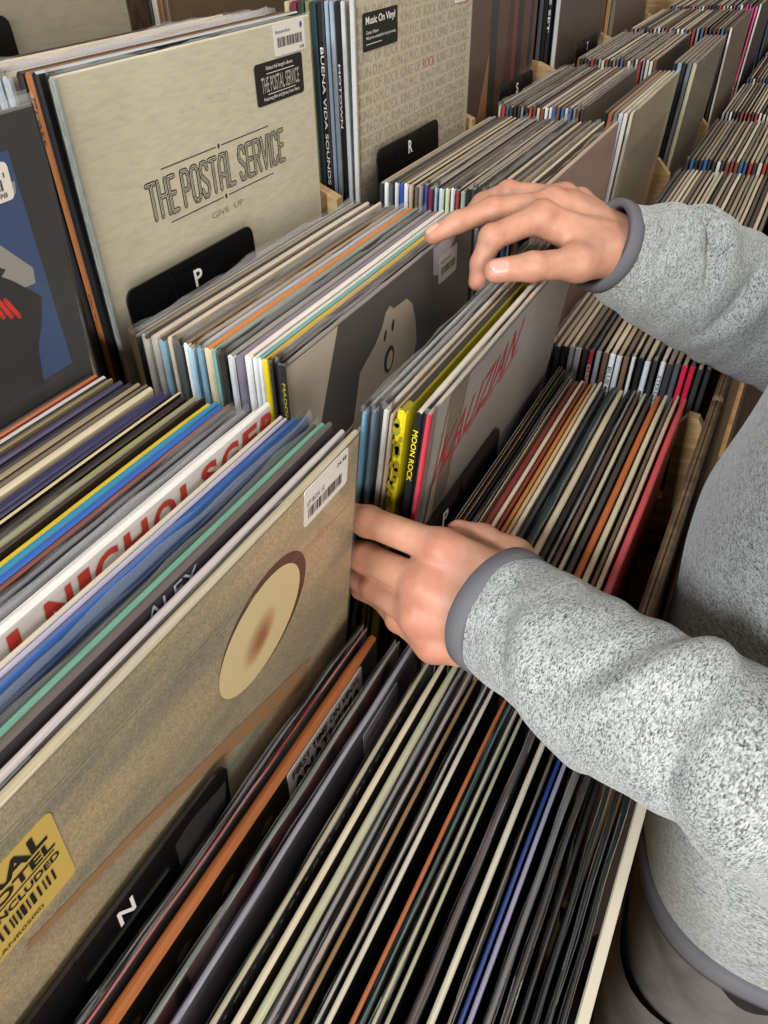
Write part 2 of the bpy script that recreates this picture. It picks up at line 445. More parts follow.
for ch, wd in (('J', .013), ('N', .018), ('I', .008), ('C', .018), ('H', .019), ('O', .019), ('L', .015), ('S', .016), ('G', .018), ('E', .016), ('R', .017)):
    d.text(ch, xx, .2945, xx+wd*.86, .3110, RED, 1, .035); xx += wd+(.012 if ch == 'J' else .0016)
d.build('cover_lettering', nich)
left(.2365, 3.4, '#c0b5a4', '#b7ac9c', 'beige-edged sleeve', 8, 0, .001)
left(.2328, 3.2, '#a9a4b8', '#9f9bb0', 'lavender sleeve', 7, 0, .0)
left(.2277, 6.4, '#1d559c', '#1c5297', 'bright cobalt blue sleeve', 6, 0, .002)
left(.2203, 5.6, '#1d3a63', '#2c5596', 'deep blue sleeve', 5, 1, .003, .003)
left(.2143, 4.0, '#3a3836', '#2a2827', 'charcoal sleeve with glittering edge', 4, 1, .001)
left(.2085, 5.2, '#6a9a86', '#638f7c', 'mint green sleeve', 3, 0, .001, .002)
alex = left(.2015, 5.0, '#57504c', '#39343a', 'dark grey sleeve with faint pale lettering', 2, 0, -.002, .006)
d = Decal(-.0027); d.text('ALEX', .160, .3035, .194, .3125, mat('faded_print', '#9aa3b4', .5), 1); d.build('cover_lettering', alex)
record(-.0095, .1955, ZM+.001, 8, .004, '#b3aaa6', '#9d96a4', CR, flat=True, label='pale grey-lavender sleeve directly behind the mottled olive cover', group=G0)

# --- the mottled olive cover at the front of the left stack
olive = record(-.0068, .1886, ZM+.001, 8, .0046, '#a99c80', '#8d8266', CR, plastic=True, flat=True, over=.002,
               label='mottled olive cover with a cream oval and yellow label, front of the left stack', group=G0)
P = Poly(); P.box(.001, .314, -.00265, -.00245, .002, .3125, MOTTLED); P.build('cover_print', olive)
d = Decal(-.0028)
RIM = mat('brown_print', '#5a3a30', .5); CREAMP = mat('cream_print', '#cbb98c', .5); BLOOM = mat('umber_print', '#9a7550', .5); TANP = mat('tan_print', '#8f6f50', .5)
d.ellipse(.2185, .2520, .0415, .0325, .45, RIM, 1)
d.ellipse(.2150, .2500, .0385, .0300, .45, CREAMP, 2)
for k in range(7):
    d.ellipse(.213, .246, .019-.0024*k, .0115-.0014*k, .75, mat('bloom_%d' % k, '#%02x%02x%02x' % (200-8*k, 178-13*k, 134-11*k), .5), 3+k)
for (xa, za, xb, zb, wv) in ((.052, .228, .112, .214, .007), (.112, .214, .176, .192, .011), (.176, .192, .262, .160, .020)):
    dx, dz = xb-xa, zb-za; L_ = math.hypot(dx, dz); nx_, nz_ = -dz/L_, dx/L_
    d.poly([(xa+nx_*wv*.35, za+nz_*wv*.35), (xa-nx_*wv*.35, za-nz_*wv*.35), (xb-nx_*wv*.55, zb-nz_*wv*.55), (xb+nx_*wv*.55, zb+nz_*wv*.55)], TANP, 1)
for k in range(9):
    x_ = .02+.03*k; d.ribbon([(x_, .302-.004*k), (x_+.05, .300-.004*k)], .0006, mat('pale_streak', '#a59a7c', .5), 1)
d.build('cover_art', olive)
st, d = sticker(olive, 'promo_sticker', -.001, .2385, .0808, .2893, mat('mustard_label', '#c3a757', .45), .0056, .003)
d.text('NEUTRAL', .006, .2765, .076, .2865, INK, 1, .03); d.text('MILK HOTEL', .012, .2685, .0775, .2750, INK, 1, .03)
d.ribbon([(.004, .2668), (.076, .2668)], .0007, INK); d.text('DOWNLOAD INCLUDED', .006, .2600, .0775, .2645, INK, 1, .02)
d.barcode(.008, .2490, .073, .2570, INK, seed=4); d.text('(LANR0500)', .040, .2405, .064, .2440, INK, 1)
d.build('sticker_print', st)
st, d = sticker(olive, 'price_sticker', .2565, .2885, .3015, .3135, PAPER, .0056)
d.barcode(.2600, .2930, .2950, .3000, INK, seed=9); d.text('LP BOX 12', .2590, .3020, .2760, .3050, INK); d.text('24.98', .2890, .3070, .2990, .3100, INK)
d.build('sticker_print', st)

# --- the N, P, R, S letter cards
def card(letter, x0, x1, y, ztop, label, cz=.012, drop=.20, lean=0, cx=None):
    h = drop; w = x1-x0
    pts = [(0, 0), (w, 0)]
    for cxx, a in ((w-.009, 0), (.009, 90)):
        for k in range(5):
            t = math.radians(a+22.5*k); pts.append((cxx+.009*math.cos(t), h-.009+.009*math.sin(t)))
    P = Poly(); P.prism(pts, 'y', -.001, .001, BLACKPL)
    o = P.build('divider_card'); o.location = (x0, y, ztop-h); o.rotation_euler = (math.radians(lean), 0, 0)
    cx = w/2 if cx is None else cx
    F_ = Poly(); z1, z0 = h-cz+.014, h-cz-.014
    for a in ((cx-.030, cx+.030, z1-.0012, z1), (cx-.030, cx+.030, z0, z0+.0012), (cx-.030, cx-.0288, z0, z1), (cx+.0288, cx+.030, z0, z1)):
        F_.box(a[0], a[1], -.0018, -.0009, a[2], a[3], BLACKPL)
    F_.build('label_holder', o)
    d = Decal(-.0013); d.text(letter, cx-.0052, h-cz-.007, cx+.0052, h-cz+.007, WHITEINK, 1, .02); d.build('letter', o)
    tag(o, label, 'divider card', 'letter divider cards')
    return o
cardN = card('N', .0, .1640, .2150, 1.1525, 'black divider card with white letter N, in front of the mottled olive cover', cz=.0125, lean=8, cx=.0845, drop=.12)
P = Poly()
V, Fc = [], []
for i in range(9):
    for k in range(5):
        u, v = i/8, k/4; V.append((.118+.040*u, -.0030-.0010*math.sin(5*u+3*v), .084+.028*v))
for i in range(8):
    for k in range(4): Fc.append((i*5+k, i*5+k+1, (i+1)*5+k+1, (i+1)*5+k))
mesh_obj('clear_tab', V, Fc, PLASTIC, cardN, smooth=True)
card('P', .396, .5592, .4330, 1.2830, 'black divider card with white letter P, below the cream text cover', cz=.018)
card('P', .358, .5200, .1860, 1.1580, 'black divider card with letter P, low in front of the held records', cz=.016, cx=.050, drop=.10, lean=4)
card('R', .7925, .9542, .4280, 1.2900, 'black divider card with letter R, below the beige all-over text cover', cz=.014)
card('S', 1.1700, 1.3170, .4280, 1.2870, 'black divider card with letter S, below the clear brown plastic sleeve', cz=.014)
card('T', 1.5530, 1.6950, .4280, 1.2900, 'small far black divider card with letter T, beyond the S card', cz=.014)

# --- bottom stack in front of the N card
c0f = [
 (.1925, 2.2, '#55524e', BLK, DGR, 'black sleeve with clear plastic edge', 1), (.1885, 2.4, '#a8302e', '#2a1414', CR, 'red-edged sleeve', 1),
 (.1802, 9, '#a8602f', '#1a1614', '#a8602f', 'orange-edged sleeve with a grey label', 0), (.1642, 3, '#6d746c', '#5a1a1a', DGR, 'grey-green edged sleeve with dark red front', 1),
 (.1545, 3.2, '#8d8996', '#3a343e', GRY, 'grey-lavender edged sleeve with plum front', 1), (.1392, 3, '#b5a98c', '#191716', CR, 'cream-edged black sleeve with worn white print', 1),
 (.1298, 4, '#d2c5ab', '#2a2420', CR, 'cream-edged sleeve', 0), (.1225, 5, '#bdbb9c', '#6f6c5a', CR, 'greenish cream sleeve', 0),
 (.1172, 2.6, '#8c8888', '#4d4a4c', CR, 'thin grey sleeve', 1), (.1120, 4, '#aa9a92', '#4d3f3c', CR, 'pink-grey sleeve', 1),
 (.1062, 2.5, '#8a6a48', '#141212', CR, 'thin brown-edged black sleeve', 0), (.0988, 3, '#a8a298', '#1a1818', CR, 'grey sleeve with pale lettered edge', 1),
 (.0945, 3, '#cfc6b4', '#141313', CR, 'pale cream-edged sleeve', 0), (.0850, 2.6, '#b0623a', '#20302e', CR, 'thin orange-edged sleeve', 0),
 (.0815, 2, '#3f6460', '#101615', CR, 'thin dark teal sleeve', 1), (.0768, 2, '#b5ae94', '#2c2420', CR, 'thin straw-edged sleeve in plastic', 1),
 (.0716, 2.2, '#a9a68c', '#121110', CR, 'thin khaki-edged sleeve', 0), (.0625, 3.4, '#57494a', '#171414', CR, 'dark brown sleeve in wrinkled plastic', 1),
 (.0548, 3.6, '#d3cbb6', '#161414', CR, 'creamy white edged sleeve', 0), (.0475, 2.6, '#7c7064', '#191617', CR, 'grey-brown edged sleeve', 1),
 (.0437, 2.4, '#1f3c78', '#14264e', CR, 'dark blue sleeve', 0), (.0402, 2.8, '#9691ab', '#201f30', CR, 'lilac-edged sleeve', 0),
 (.0332, 3, '#6d6b6a', '#131313', CR, 'dotted grey-edged sleeve', 1), (.0270, 3.4, '#3c3937', '#141313', CR, 'dark grey plastic-wrapped sleeve', 1), (.0212, 2.8, '#19191b', '#101012', CR, 'slim black sleeve with dull edge', 0),
 (.0150, 3.6, '#24282b', '#11161a', CR, 'black sleeve with wavy shiny plastic', 1), (.0102, 2.6, '#222223', '#101012', CR, 'jet black sleeve in plastic', 1), (.0050, 3.2, '#1d1d1e', '#141414', CR, 'black sleeve behind the white board', 1)]
FRONT0 = []
def dim(c):
    r = [int(c[i:i+2], 16) for i in (1, 3, 5)]; return '#%02x%02x%02x' % tuple(int(x*.86) for x in r)
c0f = clear(c0f); nn = len(c0f)
for i, (y, th, top, front, spine, desc, pl) in enumerate(c0f):
    rr = random.Random(i+70)
    FRONT0.append(record(-.018+rr.uniform(-.003, .003), y, ZF+rr.uniform(-.0012, .0012), 3, th*.86/1000, dim(top), front, spine, plastic=pl, over=.002, flat=i in (2, 3, 4),
                         label=f'{desc}, {ordinal(nn-i)} from front of bottom stack', group='records in the bottom stack', yaw=rr.uniform(-.002, .002)))
o = FRONT0[2]
st, d = sticker(o, 'promo_sticker', .205, .2865, .292, .3120, mat('grey_label', '#c4bfbb', .5), FRONT0[2]['th']+.0004)
d.text('FIRST TIME ON VINYL', .2095, .3015, .2885, .3085, INK, 1, .02); d.text('ANATHEMA', .2095, .2885, .2885, .2985, INK, 1, .03)
d.build('sticker_print', st)
d = Decal(-FRONT0[2]['th']/2-.0003); BRN = mat('brown_pattern', '#4a3a28', .6)
for k in range(10):
    for j in range(3): d.ellipse(.02+.018*k, .29-.02*j+.006*(k % 2), .006, .004, .3, BRN, 0, 8)
d.build('cover_art', o)
o = FRONT0[3]; d = Decal(-.0018)
for k in range(9): d.quad(.02+.034*k, .20, .030+.034*k, .3125, INK, 0)
d.build('cover_art', o)
o = FRONT0[4]
st, d = sticker(o, 'price_sticker', .243, .286, .288, .309, mat('dim_label', '#9b94a0', .5), .0045)
d.text('LIMITED EDITION', .246, .297, .285, .301, INK); d.build('sticker_print', st)
o = FRONT0[5]; d = Decal(-.0020)
for k in range(34): d.quad(.03+.0075*k, .3100, .03+.0075*k+.002+.003*(k % 3 == 0), .3122, mat('worn_print', '#8d8a84', .6), 0)
d.build('edge_print', o)
o = FRONT0[6]
st, d = sticker(o, 'price_sticker', .240, .280, .285, .305, mat('dim_label', '#9b94a0', .5), .0056)
d.barcode(.245, .286, .28, .294, INK); d.build('sticker_print', st)

# --- stack under the P card (middle tier, column of the two hands)
c1m = [
 (.3985, 4, '#57524d', '#2c2a29', '#2b2d31', 'dark sleeve with pale lettered edge', 1), (.3935, 4, '#b9ad9c', '#a99d8c', '#3d4146', 'cream-edged sleeve with dark spine', 1),
 (.3880, 4, '#8e8478', '#6d645a', '#c9d2dc', 'grey-brown edged sleeve with pale blue spine', 0), (.3832, 4, '#3a3535', '#302c2c', '#b9b6b2', 'dark sleeve with grey spine', 0),
 (.3780, 5, '#c4b9a6', '#bdb29f', '#bfb8ad', 'cream sleeve with grey spine', 0), (.3715, 4.5, '#453b36', '#3a322e', '#8fb0c2', 'dark brown sleeve with sky blue spine', 0),
 (.3655, 4, '#c9bca8', '#c9bda9', '#c9bda9', 'broad cream sleeve with cream spine', 0), (.3570, 7, '#3c3c3e', '#4b4c50', '#525d66', 'slate sleeve in dark plastic', 1),
 (.3495, 4, '#7b664b', '#66543d', '#ded9d4', 'brown-edged sleeve with white spine', 0), (.3445, 4, '#9a866a', '#8b785d', '#9fc3d4', 'tan-edged sleeve with pale blue spine', 0),
 (.3380, 6.5, '#a7adb6', '#9fa6b0', '#93bfd3', 'pale blue-grey sleeve', 1), (.3305, 5.6, '#c27a3e', '#b8713a', '#cdbfa2', 'orange sleeve', 0),
 (.3248, 4.4, '#8a8f83', '#6f746a', '#77a39c', 'grey-green sleeve with teal spine', 0), (.3175, 8, '#2e2e30', '#252526', '#2a2a2c', 'thick black sleeve with marbled spine', 1),
 (.3100, 4.8, '#8f8881', '#7c7670', '#c6c6c6', 'grey sleeve with light grey spine', 0), (.3040, 5, '#7d7480', '#756c78', '#7b7685', 'mauve-grey sleeve', 0),
 (.2985, 4.6, '#ddd0c6', '#d9ccc2', '#e4e2e0', 'pinkish white sleeve', 0), (.2935, 3.6, '#c9cdc4', '#c2c6bd', '#dfe2e0', 'white-green edged sleeve', 0),
 (.2893, 3, '#6fa3a0', '#6a9c99', '#dfe2e0', 'thin teal-edged sleeve', 0), (.2845, 4.6, '#cfa62e', '#c79f2c', '#e2c61f', 'golden yellow sleeve', 0),
 (.2795, 3.6, '#37302c', '#2b2623', '#1c1b1c', 'black sleeve', 1), (.2750, 3.6, '#5b4c42', '#40362f', '#3a302b', 'dark brown sleeve', 1)]
c1m = clear(c1m)
for i, (y, th, top, front, spine, desc, pl) in enumerate(c1m):
    rr = random.Random(i+900)
    record(.3595+rr.uniform(-.002, .003)+(.006 if i == 6 else 0), y, ZM+rr.uniform(-.002, .001), 3, th/1000, top, front, spine, plastic=pl, spine_child=True,
           label=f'{desc}, {ordinal(len(c1m)+1-i)} from front below upper P card', group='records below the P card')
face = record(.3575, .2686, ZM+.001, 3, .004, '#7a6e66', '#4c413a', '#1d1c1d', plastic=True, flat=True, spine_child=True, over=.003,
              label='dark brown cover with a pale rounded shape and cream side panel, below the right hand', group='records below the P card')
d = Decal(-.0023); PANEL = mat('putty_print', '#bfb19c', .5); BISQUE = mat('bisque_print', '#b7a48d', .5); DK = mat('dark_print', '#3a332f', .5)
d.poly([(.001, .002), (.0, .3135), (.066, .3135), (.036, .25), (.022, .18), (.012, .002)], PANEL, 0)
d.poly([(.060, .03), (.074, .20), (.088, .24), (.095, .262), (.120, .2735), (.132, .283), (.139, .2935), (.146, .2955), (.152, .2905), (.176, .2895), (.187, .2800), (.194, .262), (.197, .243), (.188, .222), (.165, .20), (.150, .15), (.160, .03)], BISQUE, 1)
d.ellipse(.1372, .2740, .0022, .0050, -.3, DK, 2, 16); d.ellipse(.1507, .2768, .0024, .0052, -.2, DK, 2, 16)
d.ellipse(.1440, .2500, .0090, .0115, -.3, DK, 2, 20); d.ellipse(.1448, .2492, .0050, .0080, -.3, BISQUE, 3, 20)
d.poly([(.226, .3135), (.228, .290), (.236, .286), (.262, .300), (.282, .3135)], mat('lilac_print', '#a49aa0', .5), 1)
d.build('cover_art', face)
st, d = sticker(face, 'price_sticker', .2400, .2760, .2795, .3005, mat('beige_label', '#bdb4a8', .5), .0045)
d.barcode(.2440, .2830, .2750, .2900, INK, seed=2); d.text('ROCK LP 14', .2430, .2930, .2640, .2960, INK); d.build('sticker_print', st)
d = Decal(-.0022)
V, Fc = [], []
sp = [c for c in face.children if c.name.startswith('spine')][0]
def spine_text(rec, string, z0, z1, m, th, bold=.01):
    """lettering that runs down the spine (its plane faces the left end of the record)"""
    Vt, Ft = text_geo(string, bold); wy = th*.62
    V = [(-.0013, wy/2-wy*v, z1-(z1-z0)*u) for u, v in Vt]
    return mesh_obj('spine_lettering', V, Ft, m, rec)
YEL = mat('yellow_print', '#d8c628', .5)
spine_text(face, 'MADONNA', .262, .302, YEL, .004)

# --- the group of records tipped forward between the hands
def held(y, th, top, front, spine, label, pl=0, dx=0., dz=0.):
    return record(.355+dx, y*1.037, ZM-.0120+dz, 9, th/1000*.72, top, front, spine, plastic=pl, flat=True, spine_child=True, label=label, group='records tipped forward between the hands', over=.0045)
held(.2004, 3.6, '#b8b0a8', '#8fb6cc', '#78aeca', 'pale blue spined sleeve in loose plastic, rearmost of the tipped records', 1, -.003, -.004)
held(.1945, 3.2, '#8f8a88', '#6f7478', '#5c6c7c', 'slate spined sleeve in plastic, second of the tipped records from behind', 1, -.002, -.003)
held(.1888, 4.6, '#d0c5b5', '#c9bfb0', '#d3cec6', 'white spined sleeve in the middle of the tipped records', 1, .003, -.003)
held(.1840, 2.6, '#a8937c', '#9c8872', '#a8967f', 'thin taupe sleeve behind the yellow boxed record', 0, .001, -.004)
box = held(.1775, 8, '#8c7f22', '#c8b820', '#d3c01e', 'thick yellow mottled sleeve with an open dark top, held between the hands', 0, .001, .0)
P = Poly(); P.box(.012, .30, -.0018, .0018, .3140, .3154, mat('box_opening', '#2a2522', .7)); P.build('open_top', box)
d = None
V, Fc = [], []
rr = random.Random(3)
for k in range(26):
    z = .18+.13*rr.random(); y = -.0022+.0044*rr.random(); s_ = .0012+.0016*rr.random(); b = len(V)
    V += [(-.0014, y+s_*math.cos(a), z+1.8*s_*math.sin(a)) for a in [2*PI*q/7 for q in range(7)]]; Fc.append(list(range(b, b+7)))
mesh_obj('spine_blotches', V, Fc, mat('olive_blotch', '#8d8216', .6), box)
blk = held(.1672, 5.6, '#cfc4b4', '#26262a', '#1e1f24', 'black spined sleeve with yellow spine lettering, between yellow and red spines', 0, .002, .0005)
spine_text(blk, 'MOON ROCK', .262, .302, YEL, .0056)
redh = held(.1612, 3.8, '#cbb9a2', '#9b958f', '#d8384a', 'silver-grey cover with red brush lettering and red spine, front of the tipped records', 1, .003, .0005)
d = Decal(-.0022); SIL = mat('silver_print', '#8f8a86', .3); SCR = mat('crimson_print', '#a32b35', .45)
d.quad(.030, .14, .312, .312, SIL, 0)
d.poly([(.0, .05), (.03, .312), (.06, .312), (.05, .14), (.312, .14), (.312, .02)], mat('tan_grey_print', '#a5937e', .45), 0)
Vt, Ft = text_geo('KAUZIAN', .0); b = len(d.V)
for u, v in Vt: d.V.append((.022+.140*u+.012*v, d.y-.0003, .248+.026*u+.030*v))
i_ = d.mi(SCR)
for f in Ft: d.F.append([b+k for k in f]); d.I.append(i_)
for k in range(5): d.ribbon([(.018+.03*k, .244+.005*k), (.055+.03*k, .256+.005*k)], .0022, SCR, 1)
d.build('cover_lettering', redh)

# --- low stack under the left hand
c1f = [
 (.1975, 3, '#8b8682', '#403c3e', GRY, 'grey-edged sleeve', 0), (.1925, 2.6, '#a98c62', '#3a2c22', CR, 'thin tan-edged sleeve', 0), (.1880, 3, '#3c4253', '#23263a', CR, 'dark blue sleeve', 0),
 (.1830, 3, '#9c7b52', '#2a2019', CR, 'brown-edged sleeve', 0), (.1780, 3.6, '#242324', BLK, CR, 'black sleeve', 0), (.1725, 3.8, '#1f1e20', BLK, CR, 'glossy black sleeve', 0),
 (.1670, 4, '#4c4848', '#3a3636', CR, 'dark grey sleeve', 1), (.1612, 3.4, '#c9b898', '#a08c70', CR, 'cream-edged sleeve', 0), (.1555, 5, '#7a332c', '#6d2c27', CR, 'brick red sleeve with small print', 0),
 (.1498, 3.6, '#d2bfa6', '#bfa98e', CR, 'pale cream sleeve', 0), (.1455, 2.6, '#823626', '#6f2d20', CR, 'thin red-brown sleeve', 0), (.1412, 3.4, '#b4743e', '#a86a36', CR, 'amber sleeve', 0),
 (.1368, 3, '#c2a274', '#a98a5e', CR, 'tan-edged sleeve', 0), (.1322, 4, '#d6c6ac', '#c7b59a', CR, 'ivory sleeve', 0), (.1268, 3.2, '#3b3a40', '#2c2c31', CR, 'charcoal sleeve', 0),
 (.1190, 6, '#263336', '#1f2b2e', CR, 'thick dark teal sleeve', 1), (.1112, 5, '#cdbc9e', '#bca98a', CR, 'broad cream-tan sleeve', 0), (.1048, 4, '#201e1f', BLK, CR, 'ink black sleeve', 0),
 (.0995, 3, '#8c8a88', '#4e4c4c', CR, 'silver-grey edged sleeve', 1), (.0945, 3.4, '#5d4436', '#463329', CR, 'chocolate brown sleeve', 0), (.0893, 3, '#c8bfa2', '#a19878', CR, 'straw-edged sleeve', 0),
 (.0832, 4, '#43403e', '#2f2d2c', CR, 'dark grey sleeve with worn edge', 0), (.0768, 4.8, '#bd6736', '#b5602f', CR, 'burnt orange sleeve', 0), (.0706, 4, '#d4c4a3', '#b7a585', CR, 'cream sleeve with brown specks', 0),
 (.0645, 2.8, '#6d5a45', '#4a3c2f', CR, 'thin brown sleeve', 0), (.0602, 3.2, '#cdb59c', '#b89a80', CR, 'pinkish cream sleeve', 0), (.0535, 4.8, '#c94f53', '#c54a4c', '#c94f53', 'coral red sleeve', 0)]
c1f = clear(c1f)
for i, (y, th, top, front, spine, desc, pl) in enumerate(c1f):
    rr = random.Random(i+1300)
    yy = y if y < .16 else .16+(y-.16)*.35
    record(.3595+rr.uniform(-.003, .003), yy, ZF+(y-yy)*.5+rr.uniform(-.002, .0015), 4, th/1000*(1 if y < .16 else .25), top, front, spine, plastic=pl,
           label=f'{desc}, {ordinal(len(c1f)-i)} from front under left hand', group='records under the left hand')

# --- column right of the hands: stack below the R card, and the low stack under the sleeve
def rand_rows(y0, y1, spines, seed, n=None, plastic=.25):
    rr = random.Random(seed); n = n or len(spines)
    tops = ['#c9bba3', '#b9a98f', '#a2937c', '#8d8274', '#756b60', '#d6cab6', '#57504a', '#c2b49c', '#3d3937', '#ada08c', '#94897c', '#6b5c4d']
    fronts = ['#4a4440', '#6b5f50', '#2a2827', '#8a7c66', '#35303a', '#57483a', '#6e6a66']
    names = {'#c9bba3': 'cream-edged', '#b9a98f': 'sand-edged', '#a2937c': 'tan-edged', '#8d8274': 'taupe-edged', '#756b60': 'brown-grey edged', '#d6cab6': 'ivory-edged', '#57504a': 'dark-edged',
             '#c2b49c': 'buff-edged', '#3d3937': 'black-edged', '#ada08c': 'beige-edged', '#94897c': 'grey-edged', '#6b5c4d': 'brown-edged'}
    rows = []; st = (y0-y1)/n
    for i in range(n):
        c, nm = spines[i] if i < len(spines) else rr.choice([('#2a292b', 'black'), ('#d8d6d2', 'white'), ('#8f9296', 'grey'), ('#3f5f8c', 'blue'), ('#a23a34', 'red'), ('#3a3536', 'dark'), ('#c8bfae', 'cream'), ('#7a4a34', 'brown')])
        t = rr.choice(tops); y = y0-st*(i+.5)+rr.uniform(-.06, .06)*st
        pl = rr.random() < plastic
        rows.append((y, st*1000*(rr.uniform(.40, .50) if pl else rr.uniform(.62, .78)), t, rr.choice(fronts), c, f'{names[t]} sleeve with {nm} spine', pl))
    return rows
S2 = [('#2f3033', 'black'), ('#dcdfe2', 'white'), ('#55585c', 'dark grey'), ('#c4cbd2', 'pale grey'), ('#2f4f9e', 'royal blue'), ('#e0ddd6', 'white'), ('#b9a892', 'beige'), ('#6d5d50', 'brown'), ('#8c8a90', 'grey'),
      ('#47489a', 'indigo'), ('#7d2d48', 'crimson'), ('#a9c4da', 'sky blue'), ('#c9dcdc', 'pale cyan'), ('#d8d8ae', 'pale yellow'), ('#e3e3e6', 'white'), ('#b43a3a', 'red'), ('#9fae9c', 'sage'), ('#2d2b2c', 'black')]
r2 = rand_rows(.400, .245, S2, 21, 27)
stack(r2, colx(2), ZM, 3, 'below the R card', 'records below the R card', spines=True)
pinkc = record(colx(2)+.012, .2330, ZM, 4, .005, '#cbb397', '#a8857a', '#c8b090', plastic=True, flat=True, label='dusty pink cover with pale streaks, front of the records below the R card', group='records below the R card')
d = Decal(-.0027); STK = mat('pale_pink_print', '#c0a294', .5); rr = random.Random(8)
for k in range(18):
    x = .02+.28*rr.random(); z = .12+.17*rr.random(); d.ribbon([(x, z), (x+.02*rr.random(), z+.03)], .003, STK, 1)
d.build('cover_art', pinkc)
S2f = [('#232327', 'black'), ('#2d2e31', 'black'), ('#1f1f21', 'black'), ('#a9adb2', 'silver'), ('#c6c9cc', 'pale grey'), ('#3a3636', 'dark'), ('#c2282a', 'red'), ('#9ea3a9', 'grey'), ('#6d5648', 'brown'), ('#e1e2e3', 'white'),
       ('#c9ccd0', 'light grey'), ('#7a5e4e', 'brown'), ('#e6e6e6', 'bright white'), ('#1f1f20', 'marbled black'), ('#d2d6da', 'silver-white'), ('#262627', 'black'), ('#d9dbdd', 'white'), ('#3b3d42', 'dark grey'), ('#55595e', 'slate'),
       ('#d02a4c', 'crimson pink'), ('#c8243f', 'crimson'), ('#3c3a3b', 'dark grey'), ('#1d1c1d', 'black')]
r2f = rand_rows(.205, .040, S2f, 33)
rows2f = stack(r2f, colx(2), ZF, 4, 'under right sleeve', 'records under the right sleeve', spines=True)
for k in (19, 20):     # the two crimson ones
    for c in rows2f[k].children: pass
spine_text(rows2f[6], 'GENESIS', .255, .300, WHITEINK, .006); spine_text(rows2f[9], 'BLUE NOTE', .25, .30, INK, .006); spine_text(rows2f[16], 'STEREO', .27, .30, INK, .005)

# --- the columns further along
r3 = rand_rows(.412, .290, [], 41, 22)
stack(r3, colx(3), ZM, 3, 'below the S card', 'records below the S card', spines=True)
g3 = [(.2640, 5, '#57504a', '#2a2827', '#1e1d1f', 'black spined sleeve'), (.2570, 5.5, '#a07a5c', '#6b4a38', '#9a5a40', 'brown-orange spined sleeve'), (.2500, 5, '#8d8274', '#4a4440', '#6d6f74', 'grey spined sleeve'),
      (.2435, 5, '#c9bba3', '#8a7c66', '#c9c8da', 'lilac-white spined sleeve'), (.2370, 5, '#d6cab6', '#a2937c', '#d9d4cc', 'white spined sleeve')]
for y, th, t, f, s_, desc in g3:
    record(colx(3)+.006, y, ZM-.004, 6, th/1000, t, f, s_, plastic=False, spine_child=True, label=desc+' tipped forward beside the plastic-wrapped beige cover', group='records tipped forward before the S card')
bc = record(colx(3)+.008, .2300, ZM-.003, 6, .005, '#d6cab6', '#a89a80', '#d8ceb8', plastic=True, flat=True, label='plastic-wrapped beige cover tipped forward above the right cuff', group='records tipped forward before the S card')
d = Decal(-.0027); d.quad(.03, .10, .28, .26, mat('fawn_print', '#8f8268', .4), 0); d.build('cover_art', bc)
stack(rand_rows(.203, .042, [], 51, 24), colx(3), ZF, 4, 'in low stack right of sleeve', 'low records right of the sleeve', spines=True)
stack(rand_rows(.412, .276, [], 61, 22), colx(4), ZM, 3, 'below far T card', 'records below the T card', spines=True)
g4 = [(.2480, '#23252a', 'black'), (.2400, '#8fa6b8', 'blue-grey'), (.2320, '#1b1c1f', 'glossy black'), (.2240, '#6f7680', 'slate'), (.2160, '#cfc8a4', 'pale straw')]
for y, s_, nm in g4:
    record(colx(4)+.004, y, ZM-.003, 6, .006, '#8d8274', '#6e6657', s_, plastic=y < .22, spine_child=True, label=f'{nm} spined sleeve tipped forward below the far T card', group='records tipped forward below the T card')
stack(rand_rows(.203, .042, [], 71, 22), colx(4), ZF, 4, 'in far right low stack', 'far low records at the right edge', spines=True)
# the rest far down the row, too small to tell apart
V, Fc, Cc = [], [], []
def bulk(x0, y0, y1, n, ztop, lean, seed, pal=None):
    rr = random.Random(seed)
    for i, (y, th, top, front, spine, desc, pl) in enumerate(rand_rows(y0, y1, pal or [], seed, n)):
        v, f, t = jacket_geo(th/1000, nx=2); b = len(V); a = math.radians(lean); z = ztop+rr.uniform(-.002, .002)
        for (px, py, pz) in v: V.append((x0+px, y+W*math.sin(a)+py*math.cos(a)-pz*math.sin(a), z-W*math.cos(a)+py*math.sin(a)+pz*math.cos(a)))
        cm = {'top': lin(top), 'front': lin(front), 'spine': lin(spine), 'back': lin(front), 'bottom': lin(top)}
        for q, tt in zip(f, t): Fc.append([b+k for k in q]); Cc.append(cm[tt])
bulk(colx(5), .41, .21, 26, ZM, 3, 81); bulk(colx(5), .20, .042, 22, ZF, 4, 82)
bulk(colx(6), .41, .24, 22, ZM, 3, 83); bulk(colx(6), .235, .20, 5, ZM, 5, 84, [('#d0387c', 'pink'), ('#d8488a', 'pink'), ('#c93a78', 'pink'), ('#e05a94', 'pink'), ('#d9d4cc', 'white')])
bulk(colx(6), .20, .042, 22, ZF, 4, 85); bulk(colx(7), .41, .2, 22, ZM, 3, 86); bulk(colx(7), .2, .042, 20, ZF, 4, 87)
bulk(colx(8), .2, .042, 18, ZF, 4, 88)
o = mesh_obj('distant_record_stock', V, Fc, CARD, cols=Cc)
tag(o, 'densely packed cream-edged record sleeves far down the row at the upper right', 'records', None, 'stuff')

